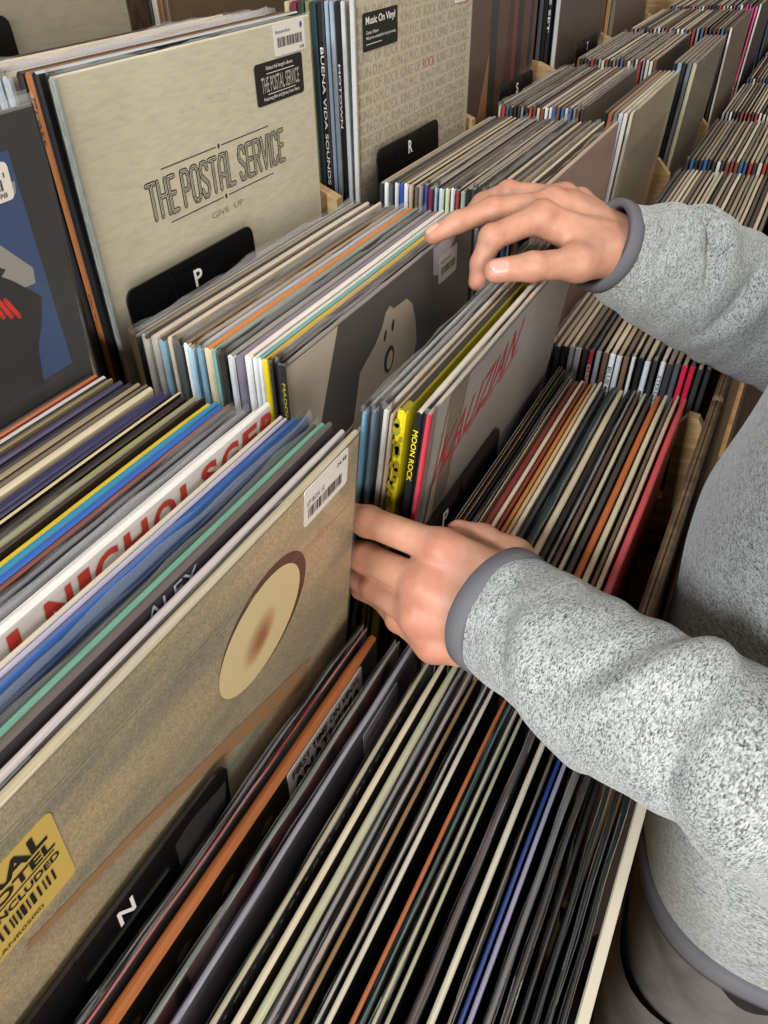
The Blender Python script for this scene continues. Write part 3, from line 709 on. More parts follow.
# --- back tier
postal = record(.4002, .4516, ZB, 2.2, .004, '#d3cbb2', '#cfc8ae', '#b5b8ae', plastic=True, flat=True, spine_child=True, over=.002,
                label='cream cover with outlined capital lettering and black sticker, behind the P card', group=None)
d = Decal(-.0022); CREAM = mat('cover_cream', '#cfc8ae', .42)
GLY = {'T': (.9, [[(.0, 1), (.9, 1)], [(.45, 1), (.45, 0)]]), 'H': (.85, [[(0, 0), (0, 1)], [(.85, 0), (.85, 1)], [(0, .55), (.85, .55)]]), 'E': (.7, [[(.7, 1), (0, 1), (0, 0), (.7, 0)], [(0, .52), (.6, .52)]]),
       'P': (.8, [[(0, 0), (0, 1), (.6, 1), (.8, .85), (.8, .6), (.6, .45), (0, .45)]]), 'O': (.85, [[(.2, 0), (0, .15), (0, .85), (.2, 1), (.65, 1), (.85, .85), (.85, .15), (.65, 0), (.2, 0)]]),
       'S': (.85, [[(.85, .8), (.65, 1), (.2, 1), (0, .82), (.05, .65), (.8, .35), (.85, .18), (.65, 0), (.2, 0), (0, .2)]]), 'A': (.85, [[(0, 0), (.0, .75), (.3, 1), (.85, 1), (.85, 0)], [(0, .4), (.85, .4)]]),
       'L': (.7, [[(0, 1), (0, 0), (.7, 0)]]), 'R': (.85, [[(0, 0), (0, 1), (.65, 1), (.85, .85), (.85, .62), (.65, .48), (0, .48)], [(.45, .48), (.85, 0)]]), 'V': (.9, [[(0, 1), (.45, 0), (.9, 1)]]), 'I': (0, [[(0, 0), (0, 1)]]),
       'C': (.8, [[(.8, .8), (.6, 1), (.2, 1), (0, .85), (0, .15), (.2, 0), (.6, 0), (.8, .2)]])}
def outlined(dec, string, x0, z0, x1, z1, c_out, c_in, lay=1, ow=.0044):
    gap = .34; sp = .55; tot = 0
    for ch in string: tot += (sp if ch == ' ' else GLY[ch][0]+gap)
    tot -= gap; sx = (x1-x0)/tot; x = x0
    for ch in string:
        if ch == ' ': x += sp*sx; continue
        wch, strokes = GLY[ch]
        for wd, m, l in ((ow, c_out, lay), (ow*.50, c_in, lay+1), (ow*.15, c_out, lay+2)):
            if m is None: continue
            for s_ in strokes: dec.ribbon([(x+a*sx, z0+ow/2+b*(z1-z0-ow)) for a, b in s_], wd, m, l)
        x += (wch+gap)*sx
outlined(d, 'THE POSTAL SERVICE', .0625, .2020, .2535, .2325, INK, CREAM)
for za, zb, xa, xb in ((.2380, .2380, .0825, .2315), (.1970, .1970, .0833, .2326)):
    mid = (xa+xb)/2
    d.ribbon([(xa, za), (mid-.004, zb)], .0009, INK); d.ribbon([(mid+.004, za), (xb, zb)], .0009, INK); d.ellipse(mid, za, .0016, .0022, 0, INK, 1, 8)
SHADE = mat('relief_print', '#8d8670', .5); d.text('GIVE  UP', .1350, .1835, .1810, .1885, SHADE, 1, .01)
for k in range(7): d.ellipse(.1184+.0125*k, .2715+.001*k, .0007, .0006, 0, mat('dot_print', '#8d8670', .5), 1, 6)
d.build('cover_lettering', postal)
st, d = sticker(postal, 'promo_sticker', .2190, .2550, .2962, .2880, INK, .0052, .003)
d.text('Debut full-length album', .2360, .2810, .2790, .2848, WHITEINK); d.ribbon([(.236, .2790), (.281, .2790)], .0005, WHITEINK)
d.text('THE POSTAL SERVICE', .2270, .2645, .2885, .2770, mat('sticker_grey_print', '#a8a39c', .5), 1, .01); d.ribbon([(.236, .2628), (.281, .2628)], .0005, WHITEINK)
d.text('Featuring Ben and Jimmy from Here', .2290, .2575, .2870, .2612, WHITEINK); d.build('sticker_print', st)
st, d = sticker(postal, 'price_sticker', .2530, .2895, .3040, .3140, PAPER, .0052)
d.barcode(.2580, .2960, .2980, .3035, INK, seed=12); d.text('Alternative Rock', .2550, .3065, .2790, .3092, INK); d.text('24.98', .2930, .2910, .3010, .2936, INK)
d.ellipse(.2975, .3095, .0020, .0026, 0, mat('violet_print', '#4a4a86', .5), 1, 10); d.build('sticker_print', st)

back1 = [(.4610, 5.0, '#aab3b3', '#1b1a1b', '#17171a', 'black spined sleeve with pale edge'), (.4670, 5.5, '#8a5a40', '#7a4a30', '#9c6236', 'orange-brown spined sleeve with handwritten spine'), (.4752, 5, '#4a3a34', '#3a302c', '#232022', 'dark sleeve'),
         (.4840, 5, '#b7a98e', '#a99b80', '#c7d2dc', 'beige-edged sleeve with pale blue spine'), (.4930, 6, '#c2b69c', '#8d8470', '#b9c6d0', 'cream-edged sleeve'), (.5030, 7, '#93878a', '#7c7276', '#6f7074', 'lavender-grey sleeve in glossy plastic'),
         (.5130, 6, '#9d9080', '#7c7264', '#8d8a86', 'taupe-edged sleeve'), (.5230, 5, '#bcae92', '#8d8470', '#c8bda8', 'cream-brown edged sleeve'), (.5330, 5, '#c9b08e', '#a89070', '#c8bda8', 'pinkish tan edged sleeve'),
         (.5430, 5, '#cdbf9f', '#8d8470', '#c8bda8', 'cream sleeve'), (.5540, 6, '#3a3531', '#2a2725', '#2a2725', 'black-edged sleeve')]
for i, (y, th, t, f, s_, desc) in enumerate(back1):
    o = record(.3965 if i < 3 else .392, y, ZB+(.003 if i in (0, 1, 2) else .001), 1.5, th/1000, t, f, s_, plastic=i in (3, 4, 5, 6), spine_child=True,
               label=f'{desc}, {ordinal(i+1)} record behind the cream text cover', group='records behind the cream text cover')
    if i == 1:
        HAND = mat('rust_script', '#3a1a10', .6); spine_text(o, 'Pratt', .27, .30, HAND, .0052); spine_text(o, 'On Your Own Love Again', .06, .165, HAND, .0052)
# dark album in the left column
alb = record(-.006, .3695, ZB+.005, 6.4, .0045, '#5b5650', '#262423', '#1c1b1c', plastic=True, flat=True, over=.005, label='dark album cover with blue panel and black silhouette at the left edge')
d = Decal(-.00245); NAVY = mat('blue_print', '#2c4470', .45); PALE = mat('pale_print', '#948f88', .5); SILH = mat('silhouette_print', '#141314', .45); REDP = mat('scarlet_print', '#c23a34', .5)
d.poly([(.02, .17), (.30, .17), (.2928, .2975), (.02, .2975)], NAVY, 0)
d.poly([(.02, .268), (.291, .2765), (.2922, .2825), (.02, .276)], PALE, 1); d.poly([(.02, .236), (.2885, .2275), (.2895, .236), (.273, .2545), (.02, .258)], PALE, 1)
d.poly([(.18, .0), (.18, .262), (.2545, .2640), (.262, .256), (.268, .250), (.264, .247), (.272, .2415), (.268, .239), (.274, .2345), (.2900, .219), (.2860, .205), (.279, .192), (.276, .17), (.268, .0)], SILH, 2)
d.ribbon([(.240, .244), (.266, .250)], .006, REDP, 3)
for k in range(5): d.ribbon([(.246+.005*k, .238-.003*k), (.252+.005*k, .222-.002*k)], .0028, REDP, 3)
d.build('cover_art', alb)
st, d = sticker(alb, 'price_sticker', .246, .2745, .2895, .2935, PAPER, .0055, .003)
d.text('LP 11', .272, .286, .286, .2885, INK); d.barcode(.256, .280, .284, .2855, INK); d.text('24.98', .272, .2765, .285, .279, INK); d.build('sticker_print', st)
record(-.004, .3790, ZB, 6, .006, '#3d3835', '#201e1e', '#1d1c1d', label='black sleeve directly behind the dark album with the blue panel')
record(-.012, .3880, ZB, 6, .005, '#b3a690', '#4b443e', '#8a5a36', label='tan-edged sleeve, second behind the dark album with the blue panel')

# text cover in the next column
txt = record(.7854, .4434, ZB+.008, 2.6, .0045, '#d2c7b2', '#c9bea6', '#d9d8d4', plastic=True, flat=True, spine_child=True, over=.004, label='beige cover filled with rows of pale capital lettering, behind the R card')
d = Decal(-.00245); GOLD = mat('faded_gold_print', '#a99d84', .5); ROSE = mat('rose_print', '#b5605a', .5)
z = .3040; row = 0
while z > .03:
    if row % 2 == 0:
        for k in range(4):
            x0 = .006+.0765*k
            d.text('RUN-D.M.C.', x0, z-.0105, min(x0+.071, .312), z, GOLD, 1)
    else:
        words = [('KING', .0300), ('OF', .0155), ('ROCK', .0350)]; x = .006
        i = 0
        while x < .290:
            wname, ww = words[i % 3]
            redw = wname == 'ROCK' and ((row == 1 and x > .20 and x < .27) or (row == 5 and .12 < x < .22))
            d.text(wname, x, z-.0105, min(x+ww, .312), z, ROSE if redw else GOLD, 1); x += ww+.0065; i += 1
    z -= .0134; row += 1
d.build('cover_lettering', txt)
st, d = sticker(txt, 'promo_sticker', .0165, .2640, .0960, .2980, INK, .0057, .002)
d.text('Music On Vinyl', .0225, .2855, .0890, .2945, WHITEINK, 1, .02); d.text('Classic Album', .0225, .2790, .0500, .2820, WHITEINK); d.text('180 gram audiophile vinyl pressing', .0225, .2735, .0900, .2770, WHITEINK); d.ribbon([(.0225, .2700), (.0575, .2700)], .0006, WHITEINK)
d.build('sticker_print', st)
st, d = sticker(txt, 'price_sticker', .2530, .2830, .2970, .3060, PAPER, .0057); d.barcode(.2560, .2900, .2940, .2980, INK); d.build('sticker_print', st)
back2 = [(.4526, 4, '#d8d4cc', '#c9c5bd', '#d6d9dc', 'white spined sleeve', 1), (.4588, 4, BLK, BLK, '#1c1c1f', 'black spined sleeve', 0), (.4652, 4.6, '#b9bfc6', '#a9b2bc', '#b4c3d2', 'pale blue spined sleeve', 1), (.4712, 4, '#b9bfc6', '#a9b2bc', '#8fa3b8', 'steel blue spined sleeve', 0),
         (.4785, 7.5, '#3b3838', '#252425', '#1c1d20', 'black spined sleeve with white spine lettering', 0), (.4870, 6, '#38454a', '#22302f', '#23363c', 'dark teal spined sleeve', 0), (.4935, 4, '#8d8a62', '#6d6a4c', '#7c7850', 'olive spined sleeve', 0),
         (.5015, 7, '#39423a', '#26302a', '#2a352c', 'dark green spined sleeve with white spine lettering', 0), (.5100, 6, '#5a2430', '#4a1d28', '#6d2a38', 'maroon spined sleeve', 0), (.5180, 5, '#b3a690', '#8d8470', '#b9a98f', 'tan spined sleeve', 0)]
for i, (y, th, t, f, s_, desc, pl) in enumerate(back2):
    o = record(.7830, y, ZB+.004, 2, th/1000, t, f, s_, plastic=pl, spine_child=True, label=f'{desc}, {ordinal(i+1)} behind the beige text-covered sleeve', group='records behind the text-covered sleeve')
    if i == 4: spine_text(o, 'BUENA VIDA SOUNDS', .14, .275, WHITEINK, .0062)
    if i == 7: spine_text(o, 'ROXY MUSIC  STRANDED', .16, .285, WHITEINK, .0058)
    if i == 1: spine_text(o, 'MOTOWN', .20, .26, WHITEINK, .004)
# clear brown sleeve and its neighbours
brn = record(1.140, .4720, ZB+.003, 2, .005, '#8a6a4c', '#5e4234', '#3a2a22', plastic=True, flat=True, label='brown cover in clear plastic with a tan wedge, behind the S card')
d = Decal(-.0027); d.poly([(.02, .02), (.11, .22), (.16, .02)], mat('ochre_print', '#a5764a', .45), 0); d.poly([(.15, .02), (.19, .31), (.23, .31), (.20, .02)], mat('maroon_print', '#4a2626', .45), 0)
for xa, xb, c_ in ((.105, .135, '#2a2224'), (.205, .222, '#7a3a34'), (.222, .250, '#241f22'), (.262, .280, '#6d3a3a'), (.285, .300, '#201c1e')): d.quad(xa, .02, xb, .312, mat('stripe_'+c_[1:], c_, .45), 1)
d.build('cover_art', brn)
for i, (y, s_, nm) in enumerate([(.4810, '#2a2424', 'black'), (.4890, '#7a4a34', 'brown'), (.4970, '#3a2a2a', 'maroon'), (.5050, '#b9a98f', 'tan')]):
    record(1.140, y, ZB, 2, .006, '#8d8274', '#4a4440', s_, spine_child=True, label=f'{nm} spined sleeve, {ordinal(i+1)} behind the brown cover by the S card', group='records behind the brown cover')
back4 = [(.4565, '#c9c8c4', 'pale dotted'), (.4700, '#1d1d20', 'black lettered'), (.4780, '#2a2424', 'black'), (.4860, '#5f6a74', 'slate'), (.4980, '#b83a4a', 'rose red'), (.5080, '#6d6a68', 'thin grey'), (.5170, '#6a4238', 'brown'), (.5290, '#1c1a1b', 'jet black'), (.5400, '#7c3a3a', 'brick'), (.5500, '#3a3438', 'dark plum')]
for i, (y, s_, nm) in enumerate(back4):
    o = record(1.530, y, ZB, 2, .0066, '#8d8274', '#5a4a40' if i == 0 else '#3a3634', s_, spine_child=True, plastic=i == 0, label=f'{nm} spined sleeve, {ordinal(i+1)} from front behind T card', group='records behind the T card')
    if i == 1: spine_text(o, 'LIVE SET', .20, .28, WHITEINK, .006)
for i, (y, s_, nm) in enumerate([(.4500, '#7c6a58', 'brown'), (.4600, '#b9a070', 'ochre'), (.4700, '#8a3a3a', 'red'), (.4800, '#5d6a8c', 'blue'), (.4900, '#b9a9c0', 'lilac'), (.5000, '#2d2b2c', 'black')]):
    record(1.905, y, ZB, 2, .008, '#a2937c', '#6d5844', s_, spine_child=True, plastic=i == 0, label=f'{nm} spined sleeve at the far upper row beyond the T card', group='records beyond the T card')
# the row behind, glimpsed over the top
wrap = record(.4000, .6650, 1.5750, 2, .005, '#a39a84', '#98907a', '#98907a', plastic=True, flat=True, label='grey-olive cover in clear plastic behind the top row, upper left corner')
card('M', .395, .5480, .6500, 1.4420, 'black divider card glimpsed at the upper left corner', cz=.06, cx=.05, drop=.19)
for i, (y, c, nm) in enumerate([(.6700, '#5d4c3a', 'umber'), (.6780, '#8a6a4c', 'brown'), (.6860, '#d8d4cc', 'white'), (.6940, '#2a292b', 'black')]):
    record(.7830, y, 1.5750, 2, .0062, c, c, c, spine_child=True, label=f'{nm} spined sleeve at the very top behind the cream text cover', group='records glimpsed behind the top row')
for i, (c, nm) in enumerate([('#7a2a34', 'dark red'), ('#2c2a33', 'black'), ('#3f5f8c', 'blue')]):
    record(1.140+i*.0, .6700+.012*i, 1.5750, 2, .009, c, c, c, spine_child=True, label=f'{nm} sleeve at the top edge above the beige text cover', group='records glimpsed behind the top row')
# ------------------------------------------------------------------ the stepped bin units
def unit(c, label, white=False):
    xl = colx(c)-.0270          # middle of the left side panel
    e = bpy.data.objects.new('record_bin', None); COL.objects.link(e); e.location = (xl, 0, 0)
    tag(e, label, 'record bin', 'stepped wooden record bins')
    low = 1.055 if c in (0, 1) else 1.135
    fy = -.004 if white else .0225
    prof = [(fy+.015, .001), (.60, .001), (.60, 1.05), (.4405, 1.05), (.438, low), (.43, low), (.245, low-.005), (.222, low-.03), (.215, .985), (fy+.015, .985)]
    P = Poly(); P.prism(prof, 'x', -.007, .007, PINE); P.build('side_panel', e)
    P = Poly(); P.prism([(.4405, 1.05), (.60, 1.05), (.60, 1.285), (.475, 1.268), (.445, 1.255)], 'x', .013, .026, PINE); P.build('upper_side_panel', e)
    P = Poly(); P.box(.008, PITCH-.008, .016, .215, .790, .800, PINE, .002); P.build('bottom_board', e)
    P = Poly(); P.box(.008, PITCH-.008, .2265, .436, .928, .938, PINE, .002); P.build('bottom_board', e)
    P = Poly(); P.box(.008, PITCH-.008, .4405, .598, 1.085, 1.095, PINE, .002); P.build('bottom_board', e)
    P = Poly(); P.box(.008, PITCH-.008, .4365, .4395, .80, 1.20, DARKWOOD); P.build('riser_board', e)
    P = Poly(); P.box(.008, PITCH-.008, .601, .613, .001, 1.30, DARKWOOD, .002); P.build('back_board', e)
    P = Poly()
    if white: P.box(-.012, PITCH-.024, -.0050, .0005, .78, 1.1190, WHITEPAINT, .001)
    else: P.box(.010 if c == 1 else -.007, PITCH-.008, .0225, .0325, .78, 1.1150, DARKWOOD, .003)
    P.build('front_board', e)
    P = Poly(); P.box(.0075, PITCH-.0075, .024, .036, .001, .775, DARKWOOD, .003); P.build('plinth_panel', e)
    return e
bin_names = {0: 'wooden record bin with white front board, holding the N card', 1: 'wooden record bin with brown front rail, holding the P cards', 2: 'wooden record bin holding the R card, crimson spines at its front',
             3: 'wooden record bin holding the S card, right of the R card bin', 4: 'wooden record bin holding the far T card', 5: 'wooden record bin next beyond the T card bin', 6: 'wooden record bin with pink spines near the top right corner', 7: 'farthest wooden record bin at the top right corner'}
units = {c: unit(c, l, c == 0) for c, l in bin_names.items()}
u1 = units[2]    # post and rods at the end of the P bin
def pineblock(name, pts, axis, a, b, parent, m=PINE):
    P = Poly(); P.prism(pts, axis, a, b, m); return P.build(name, parent)
pineblock('divider_post', [(.034, .80), (.058, .80), (.058, 1.078), (.050, 1.090), (.040, 1.088), (.034, 1.078)], 'x', -.0075, .004, u1)
P = Poly(); P.tube([(-.034, .078, .957), (-.031, .070, .957), (-.020, .050, .953), (-.008, .036, .951), (.0, .0345, .950)], .0045, BRONZE); P.build('rod', u1, True)
P = Poly(); P.tube([(-.034, .078, .932), (-.031, .070, .932), (-.020, .050, .928), (-.008, .036, .926), (.0, .0345, .925)], .0045, BRONZE); P.build('rod', u1, True)
# upper rear shelf that carries the row behind
e = bpy.data.objects.new('rear_shelf', None); COL.objects.link(e); e.location = (-.05, 0, 0); tag(e, 'wooden rear shelf behind the top row of records', 'shelf')
P = Poly(); P.box(0, 2.2, .62, .76, 1.2300, 1.2480, PINE, .002); P.build('shelf_board', e)
P = Poly(); P.box(0, 2.2, .76, .775, .001, 1.6, DARKWOOD, .002); P.build('back_board', e)
# floor
P = Poly(); P.box(-3, 6, -3, 4, -.05, 0, wood_material('floor_boards', '#33271f', '#4a3a2e', .5, (2, 25, 5))); o = P.build('floor'); tag(o, kind='structure')
WALL = mat('cream_wall_paint', '#b8ad9c', .8)
P = Poly(); P.box(-3, 6, 4, 4.1, 0, 3.4, WALL); tag(P.build('wall_back'), kind='structure')
P = Poly(); P.box(6, 6.1, -3, 4.1, 0, 3.4, WALL); tag(P.build('wall_right'), kind='structure')

# ------------------------------------------------------------------ person
def rcone(Pn, a, b, ra, rb):
    a, b = np.array(a), np.array(b); ba = b-a
    h = np.clip(((Pn-a)@ba)/max(ba@ba, 1e-12), 0, 1)
    return np.linalg.norm(Pn-a-h[..., None]*ba, axis=-1)-(ra+(rb-ra)*h)
def smin(a, b, k):
    h = np.clip(.5+.5*(b-a)/k, 0, 1); return b*(1-h)+a*h-k*h*(1-h)
def surface_nets(f, lo, hi, h):
    lo, hi = np.array(lo), np.array(hi); n = np.ceil((hi-lo)/h).astype(int)+1
    g = [lo[i]+h*np.arange(n[i]) for i in range(3)]
    D = np.empty(n, np.float32)
    for i in range(0, n[0], 16):
        X, Y, Z = np.meshgrid(g[0][i:i+16], g[1], g[2], indexing='ij'); D[i:i+16] = f(np.stack([X, Y, Z], -1))
    S = D < 0; c = [(i, j, k) for i in (0, 1) for j in (0, 1) for k in (0, 1)]
    sl = lambda A, o: A[o[0]:n[0]-1+o[0], o[1]:n[1]-1+o[1], o[2]:n[2]-1+o[2]]
    cnt = sum(sl(S, o).astype(np.int8) for o in c); act = (cnt > 0) & (cnt < 8)
    idx = -np.ones(act.shape, int); idx[act] = np.arange(act.sum()); cells = np.argwhere(act)
    acc = np.zeros((len(cells), 3)); num = np.zeros(len(cells))
    for a_ in c:
        for ax in range(3):
            if a_[ax]: continue
            b_ = list(a_); b_[ax] = 1
            da = D[tuple((cells+np.array(a_)).T)]; db = D[tuple((cells+np.array(b_)).T)]
            m = (da < 0) != (db < 0); t = np.zeros(len(cells)); t[m] = da[m]/(da[m]-db[m])
            p = np.tile(np.array(a_, float), (len(cells), 1)); p[:, ax] += t
            acc[m] += p[m]; num += m
    V = lo+h*(cells+acc/num[:, None]); Q = []
    for ax in range(3):
        o = [slice(None)]*3; o2 = [slice(None)]*3; o[ax] = slice(0, -1); o2[ax] = slice(1, None)
        s0, s1 = S[tuple(o)], S[tuple(o2)]; E_ = np.argwhere(s0 != s1); u, v = (ax+1) % 3, (ax+2) % 3
        E_ = E_[(E_[:, u] > 0) & (E_[:, v] > 0) & (E_[:, u] < n[u]-1) & (E_[:, v] < n[v]-1)]
        du = np.zeros(3, int); du[u] = 1; dv = np.zeros(3, int); dv[v] = 1
        q = np.stack([idx[tuple((E_-du-dv).T)], idx[tuple((E_-dv).T)], idx[tuple(E_.T)], idx[tuple((E_-du).T)]], 1)
        fl = ~s0[tuple(E_.T)]; q[fl] = q[fl][:, ::-1]; Q.append(q)
    return V, np.concatenate(Q)

RH = dict(idx=[(0.6015, 0.1823, 1.3008), (0.5686, 0.2096, 1.2921), (0.5610, 0.2150, 1.2744), (0.5575, 0.2165, 1.2600)],
          mid=[(0.6346, 0.1848, 1.3005), (0.6044, 0.2235, 1.3012), (0.584, 0.2445, 1.296), (0.5702, 0.2604, 1.2880)],
          rng=[(0.6614, 0.1826, 1.2975), (0.6504, 0.2266, 1.3017), (0.6452, 0.2479, 1.293), (0.6309, 0.2566, 1.2820)],
          pky=[(0.6841, 0.1745, 1.2885), (0.6877, 0.2049, 1.2896), (0.686, 0.2226, 1.2859), (0.6735, 0.2285, 1.2820)],
          thb=[(0.6290, 0.1200, 1.2680), (0.5869, 0.1456, 1.2735), (0.5564, 0.1718, 1.2785), (0.5391, 0.1951, 1.2785)], wr=(0.6497, 0.1097, 1.2602))
LH = dict(idx=[(.3218, .1433, 1.1921), (.3275, .1970, 1.1920), (.3335, .2300, 1.1860), (.3370, .2532, 1.1798)],
          mid=[(.3018, .1463, 1.1784), (.3185, .1950, 1.1690), (.3245, .2260, 1.1625), (.3270, .2470, 1.1575)],
          rng=[(.2914, .1458, 1.1618), (.3110, .1850, 1.1530), (.3225, .2120, 1.1450), (.3250, .2330, 1.1390)],
          pky=[(.2876, .1337, 1.1456), (.3010, .1640, 1.1425), (.3185, .1870, 1.1355), (.3235, .2060, 1.1305)],
          thb=[(.3356, .0970, 1.1639), (.3525, .1087, 1.1705), (.3565, .1306, 1.1757), (.3548, .1459, 1.1785)], wr=(.3135, .0756, 1.1600))
RADII = dict(idx=(.0108, .0098, .0084, .0070), mid=(.0112, .0100, .0086, .0072), rng=(.0106, .0095, .0082, .0069), pky=(.0095, .0082, .0072, .0062), thb=(.0150, .0122, .0106, .0084))
def hand_sdf(Hd, elbow, dorsal, side):
    wr = np.array(Hd['wr']); dorsal = np.array(dorsal, float); dorsal /= np.linalg.norm(dorsal)
    mc = np.mean([Hd[k][0] for k in ('idx', 'mid', 'rng', 'pky')], axis=0); ax = mc-wr; ax /= np.linalg.norm(ax)
    dorsal = dorsal-ax*(dorsal@ax); dorsal /= np.linalg.norm(dorsal)
    lat = np.array(Hd['idx'][0])-np.array(Hd['pky'][0]); lat -= ax*(lat@ax); lat /= np.linalg.norm(lat)
    def f(Pn):
        palm = None
        for k, off, r0, r1 in (('idx', .017, .0145, .0125), ('mid', .006, .0155, .0130), ('rng', -.006, .0150, .0122), ('pky', -.016, .0140, .0112)):
            d = rcone(Pn, wr+lat*off, np.array(Hd[k][0])-dorsal*.002, r0, r1)
            palm = d if palm is None else smin(palm, d, .018)
        fa = np.array(elbow)-wr
        for off in (.013, -.013): palm = smin(palm, rcone(Pn, wr+lat*off, wr+fa*.6+lat*off, .0200, .026), .012)
        palm = smin(palm, rcone(Pn, wr+dorsal*.001, mc-(mc-wr)*.12+dorsal*.001, .0185, .0135), .014)
        th = Hd['thb']                                   # thumb: ball of the thumb, web and joints
        t = rcone(Pn, np.array(th[0])-dorsal*.001, th[1], .0150, RADII['thb'][1]+.0012)
        palm = smin(palm, t, .014)
        mid_m = np.array(Hd['idx'][0])*.45+wr*.55
        palm = smin(palm, rcone(Pn, np.array(th[1])*.9+mid_m*.1, mid_m, .008, .010), .014)
        tt = smin(rcone(Pn, th[1], th[2], .0120, .0108), rcone(Pn, th[2], th[3], .0108, .0088), .004)
        out = smin(palm, tt, .008)
        fingers = None
        for k in ('idx', 'mid', 'rng', 'pky'):
            p, r = Hd[k], RADII[k]
            fg = smin(smin(rcone(Pn, p[0], p[1], r[0], r[1]), rcone(Pn, p[1], p[2], r[1], r[2]), .003), rcone(Pn, p[2], p[3], r[2], r[3]), .003)
            fg = smin(fg, rcone(Pn, np.array(p[1])+dorsal*.0012, np.array(p[1])+dorsal*.0012, r[1]*.93, r[1]*.93), .004)
            fingers = fg if fingers is None else smin(fingers, fg, .0008)
        out = smin(out, fingers, .0055)
        for k, r in (('idx', .0076), ('mid', .0080), ('rng', .0072), ('pky', .0064)):    # knuckles and tendons
            p = np.array(Hd[k][0]); out = smin(out, rcone(Pn, p+dorsal*.0046, p+dorsal*.0046, r, r), .008)
            out = smin(out, rcone(Pn, p+dorsal*.0080, wr+(p-wr)*.28+dorsal*.0122, .0026, .0022), .009)
        return out
    return f, dorsal, lat
BV, BF, BC = [], [], []
BASE = np.array(lin('#ba8b73')); REDK = np.array(lin('#a96150')); PINK = np.array(lin('#c98d78'))
def add_body(V, Q, reds=()):
    b = len(BV); BV.extend(map(tuple, V)); BF.extend([tuple(int(i)+b for i in q) for q in Q])
    cen = V[Q].mean(1); c = np.tile(BASE, (len(Q), 1))
    for p, rad, colr, s in reds:
        w = (np.exp(-((cen-np.array(p))**2).sum(1)/rad**2)*s)[:, None]; c = c*(1-w)+colr*w
    BC.extend(map(tuple, c))
SL_R = [(0.6350, 0.1350, 1.2718), (0.6640, 0.0987, 1.2481), (0.6949, 0.0544, 1.2223), (0.7287, 0.0044, 1.1929), (0.7773, -0.0714, 1.1508)]
SL_L = [(0.3085, 0.1010, 1.1680), (0.2965, 0.0714, 1.1715), (0.2772, 0.0320, 1.1755), (0.2664, -0.0117, 1.1735), (0.2653, -0.0559, 1.1596), (0.2720, -0.1040, 1.1270)]
def bounds(Hd):
    A = np.array([p for k in Hd if k != 'wr' for p in Hd[k]]+[Hd['wr']]); return A.min(0)-.022, A.max(0)+.022
fR, dorR, latR = hand_sdf(RH, SL_R[3], (-.15, .1, 1), 1); fL, dorL, latL = hand_sdf(LH, SL_L[3], (-.95, -.15, .45), -1)
for Hd, f, E_ in ((RH, fR, SL_R[2]), (LH, fL, SL_L[2])):
    lo, hi = bounds(Hd); e = np.array(E_); lo = np.minimum(lo, e-.03); hi = np.maximum(hi, e+.03)
    V, Q = surface_nets(f, lo, hi, .00135)
    dor = dorR if Hd is RH else dorL
    reds = []
    for k in ('idx', 'mid', 'rng', 'pky'):
        p = [np.array(x) for x in Hd[k]]
        reds += [(p[0]+dor*.012, .013, REDK, .5 if Hd is LH else .28), (p[1]+dor*.008, .009, REDK, .35), (p[3], .012, REDK, .45)]
    reds += [(np.array(Hd['thb'][3]), .014, PINK, .7), (np.array(Hd['thb'][2]), .009, REDK, .25)]
    add_body(V, Q, reds)
# arms, trunk, neck and head, one coarse surface that continues the forearms
SH_R, SH_L, EL_R, EL_L = (.715, -.178, 1.375), (.345, -.178, 1.375), (.806, -.130, 1.135), (.284, -.1534, 1.088)
def trunk(Pn):
    d = rcone(Pn, SH_R, EL_R, .046, .038); d = smin(d, rcone(Pn, EL_R, SL_R[3], .036, .031), .02); d = smin(d, rcone(Pn, SL_R[3], SL_R[1], .031, .028), .01)
    e = rcone(Pn, SH_L, EL_L, .046, .038); e = smin(e, rcone(Pn, EL_L, SL_L[3], .036, .031), .02); e = smin(e, rcone(Pn, SL_L[3], SL_L[1], .031, .027), .01)
    q = (Pn-np.array((.53, -.150, 1.20)))*np.array((1, 1.55, 1)); t = rcone(q, (0, 0, -.36), (0, 0, .10), .118, .118)/1.3
    for s in (SH_R, SH_L): t = smin(t, rcone(Pn, (.53, -.182, 1.35), s, .052, .042), .03)
    t = smin(t, rcone(Pn, (.53, -.19, 1.40), (.53, -.165, 1.50), .058, .055), .04)
    t = smin(t, rcone(Pn, (.53, -.150, 1.60), (.53, -.165, 1.66), .078, .088), .03)
    t = smin(t, rcone(Pn, (.53, -.105, 1.535), (.53, -.125, 1.58), .040, .060), .03)      # jaw
    t = smin(t, rcone(Pn, (.53, -.058, 1.612), (.53, -.040, 1.582), .009, .014), .012)    # nose
    for sx in (-1, 1):
        t = smin(t, rcone(Pn, (.53+sx*.086, -.155, 1.575), (.53+sx*.090, -.160, 1.618), .010, .014), .006)    # ears
        t = np.maximum(t, -rcone(Pn, (.53+sx*.032, -.050, 1.615), (.53+sx*.032, -.050, 1.615), .013, .013))     # eye hollows
    t = smin(t, rcone(Pn, (.510, -.064, 1.548), (.550, -.064, 1.548), .007, .007), .006)  # lips
    for sx in (-1, 1):
        t = smin(t, rcone(Pn, (.53+sx*.095, -.14, .86), (.53+sx*.10, -.12, .48), .078, .056), .03); t = smin(t, rcone(Pn, (.53+sx*.10, -.12, .48), (.53+sx*.105, -.15, .09), .052, .036), .02)
        t = smin(t, rcone(Pn, (.53+sx*.105, -.15, .045), (.53+sx*.115, -.03, .032), .040, .030), .02)
    return smin(smin(t, d, .03), e, .03)
V, Q = surface_nets(trunk, (.22, -.36, .0), (.84, .12, 1.80), .012)
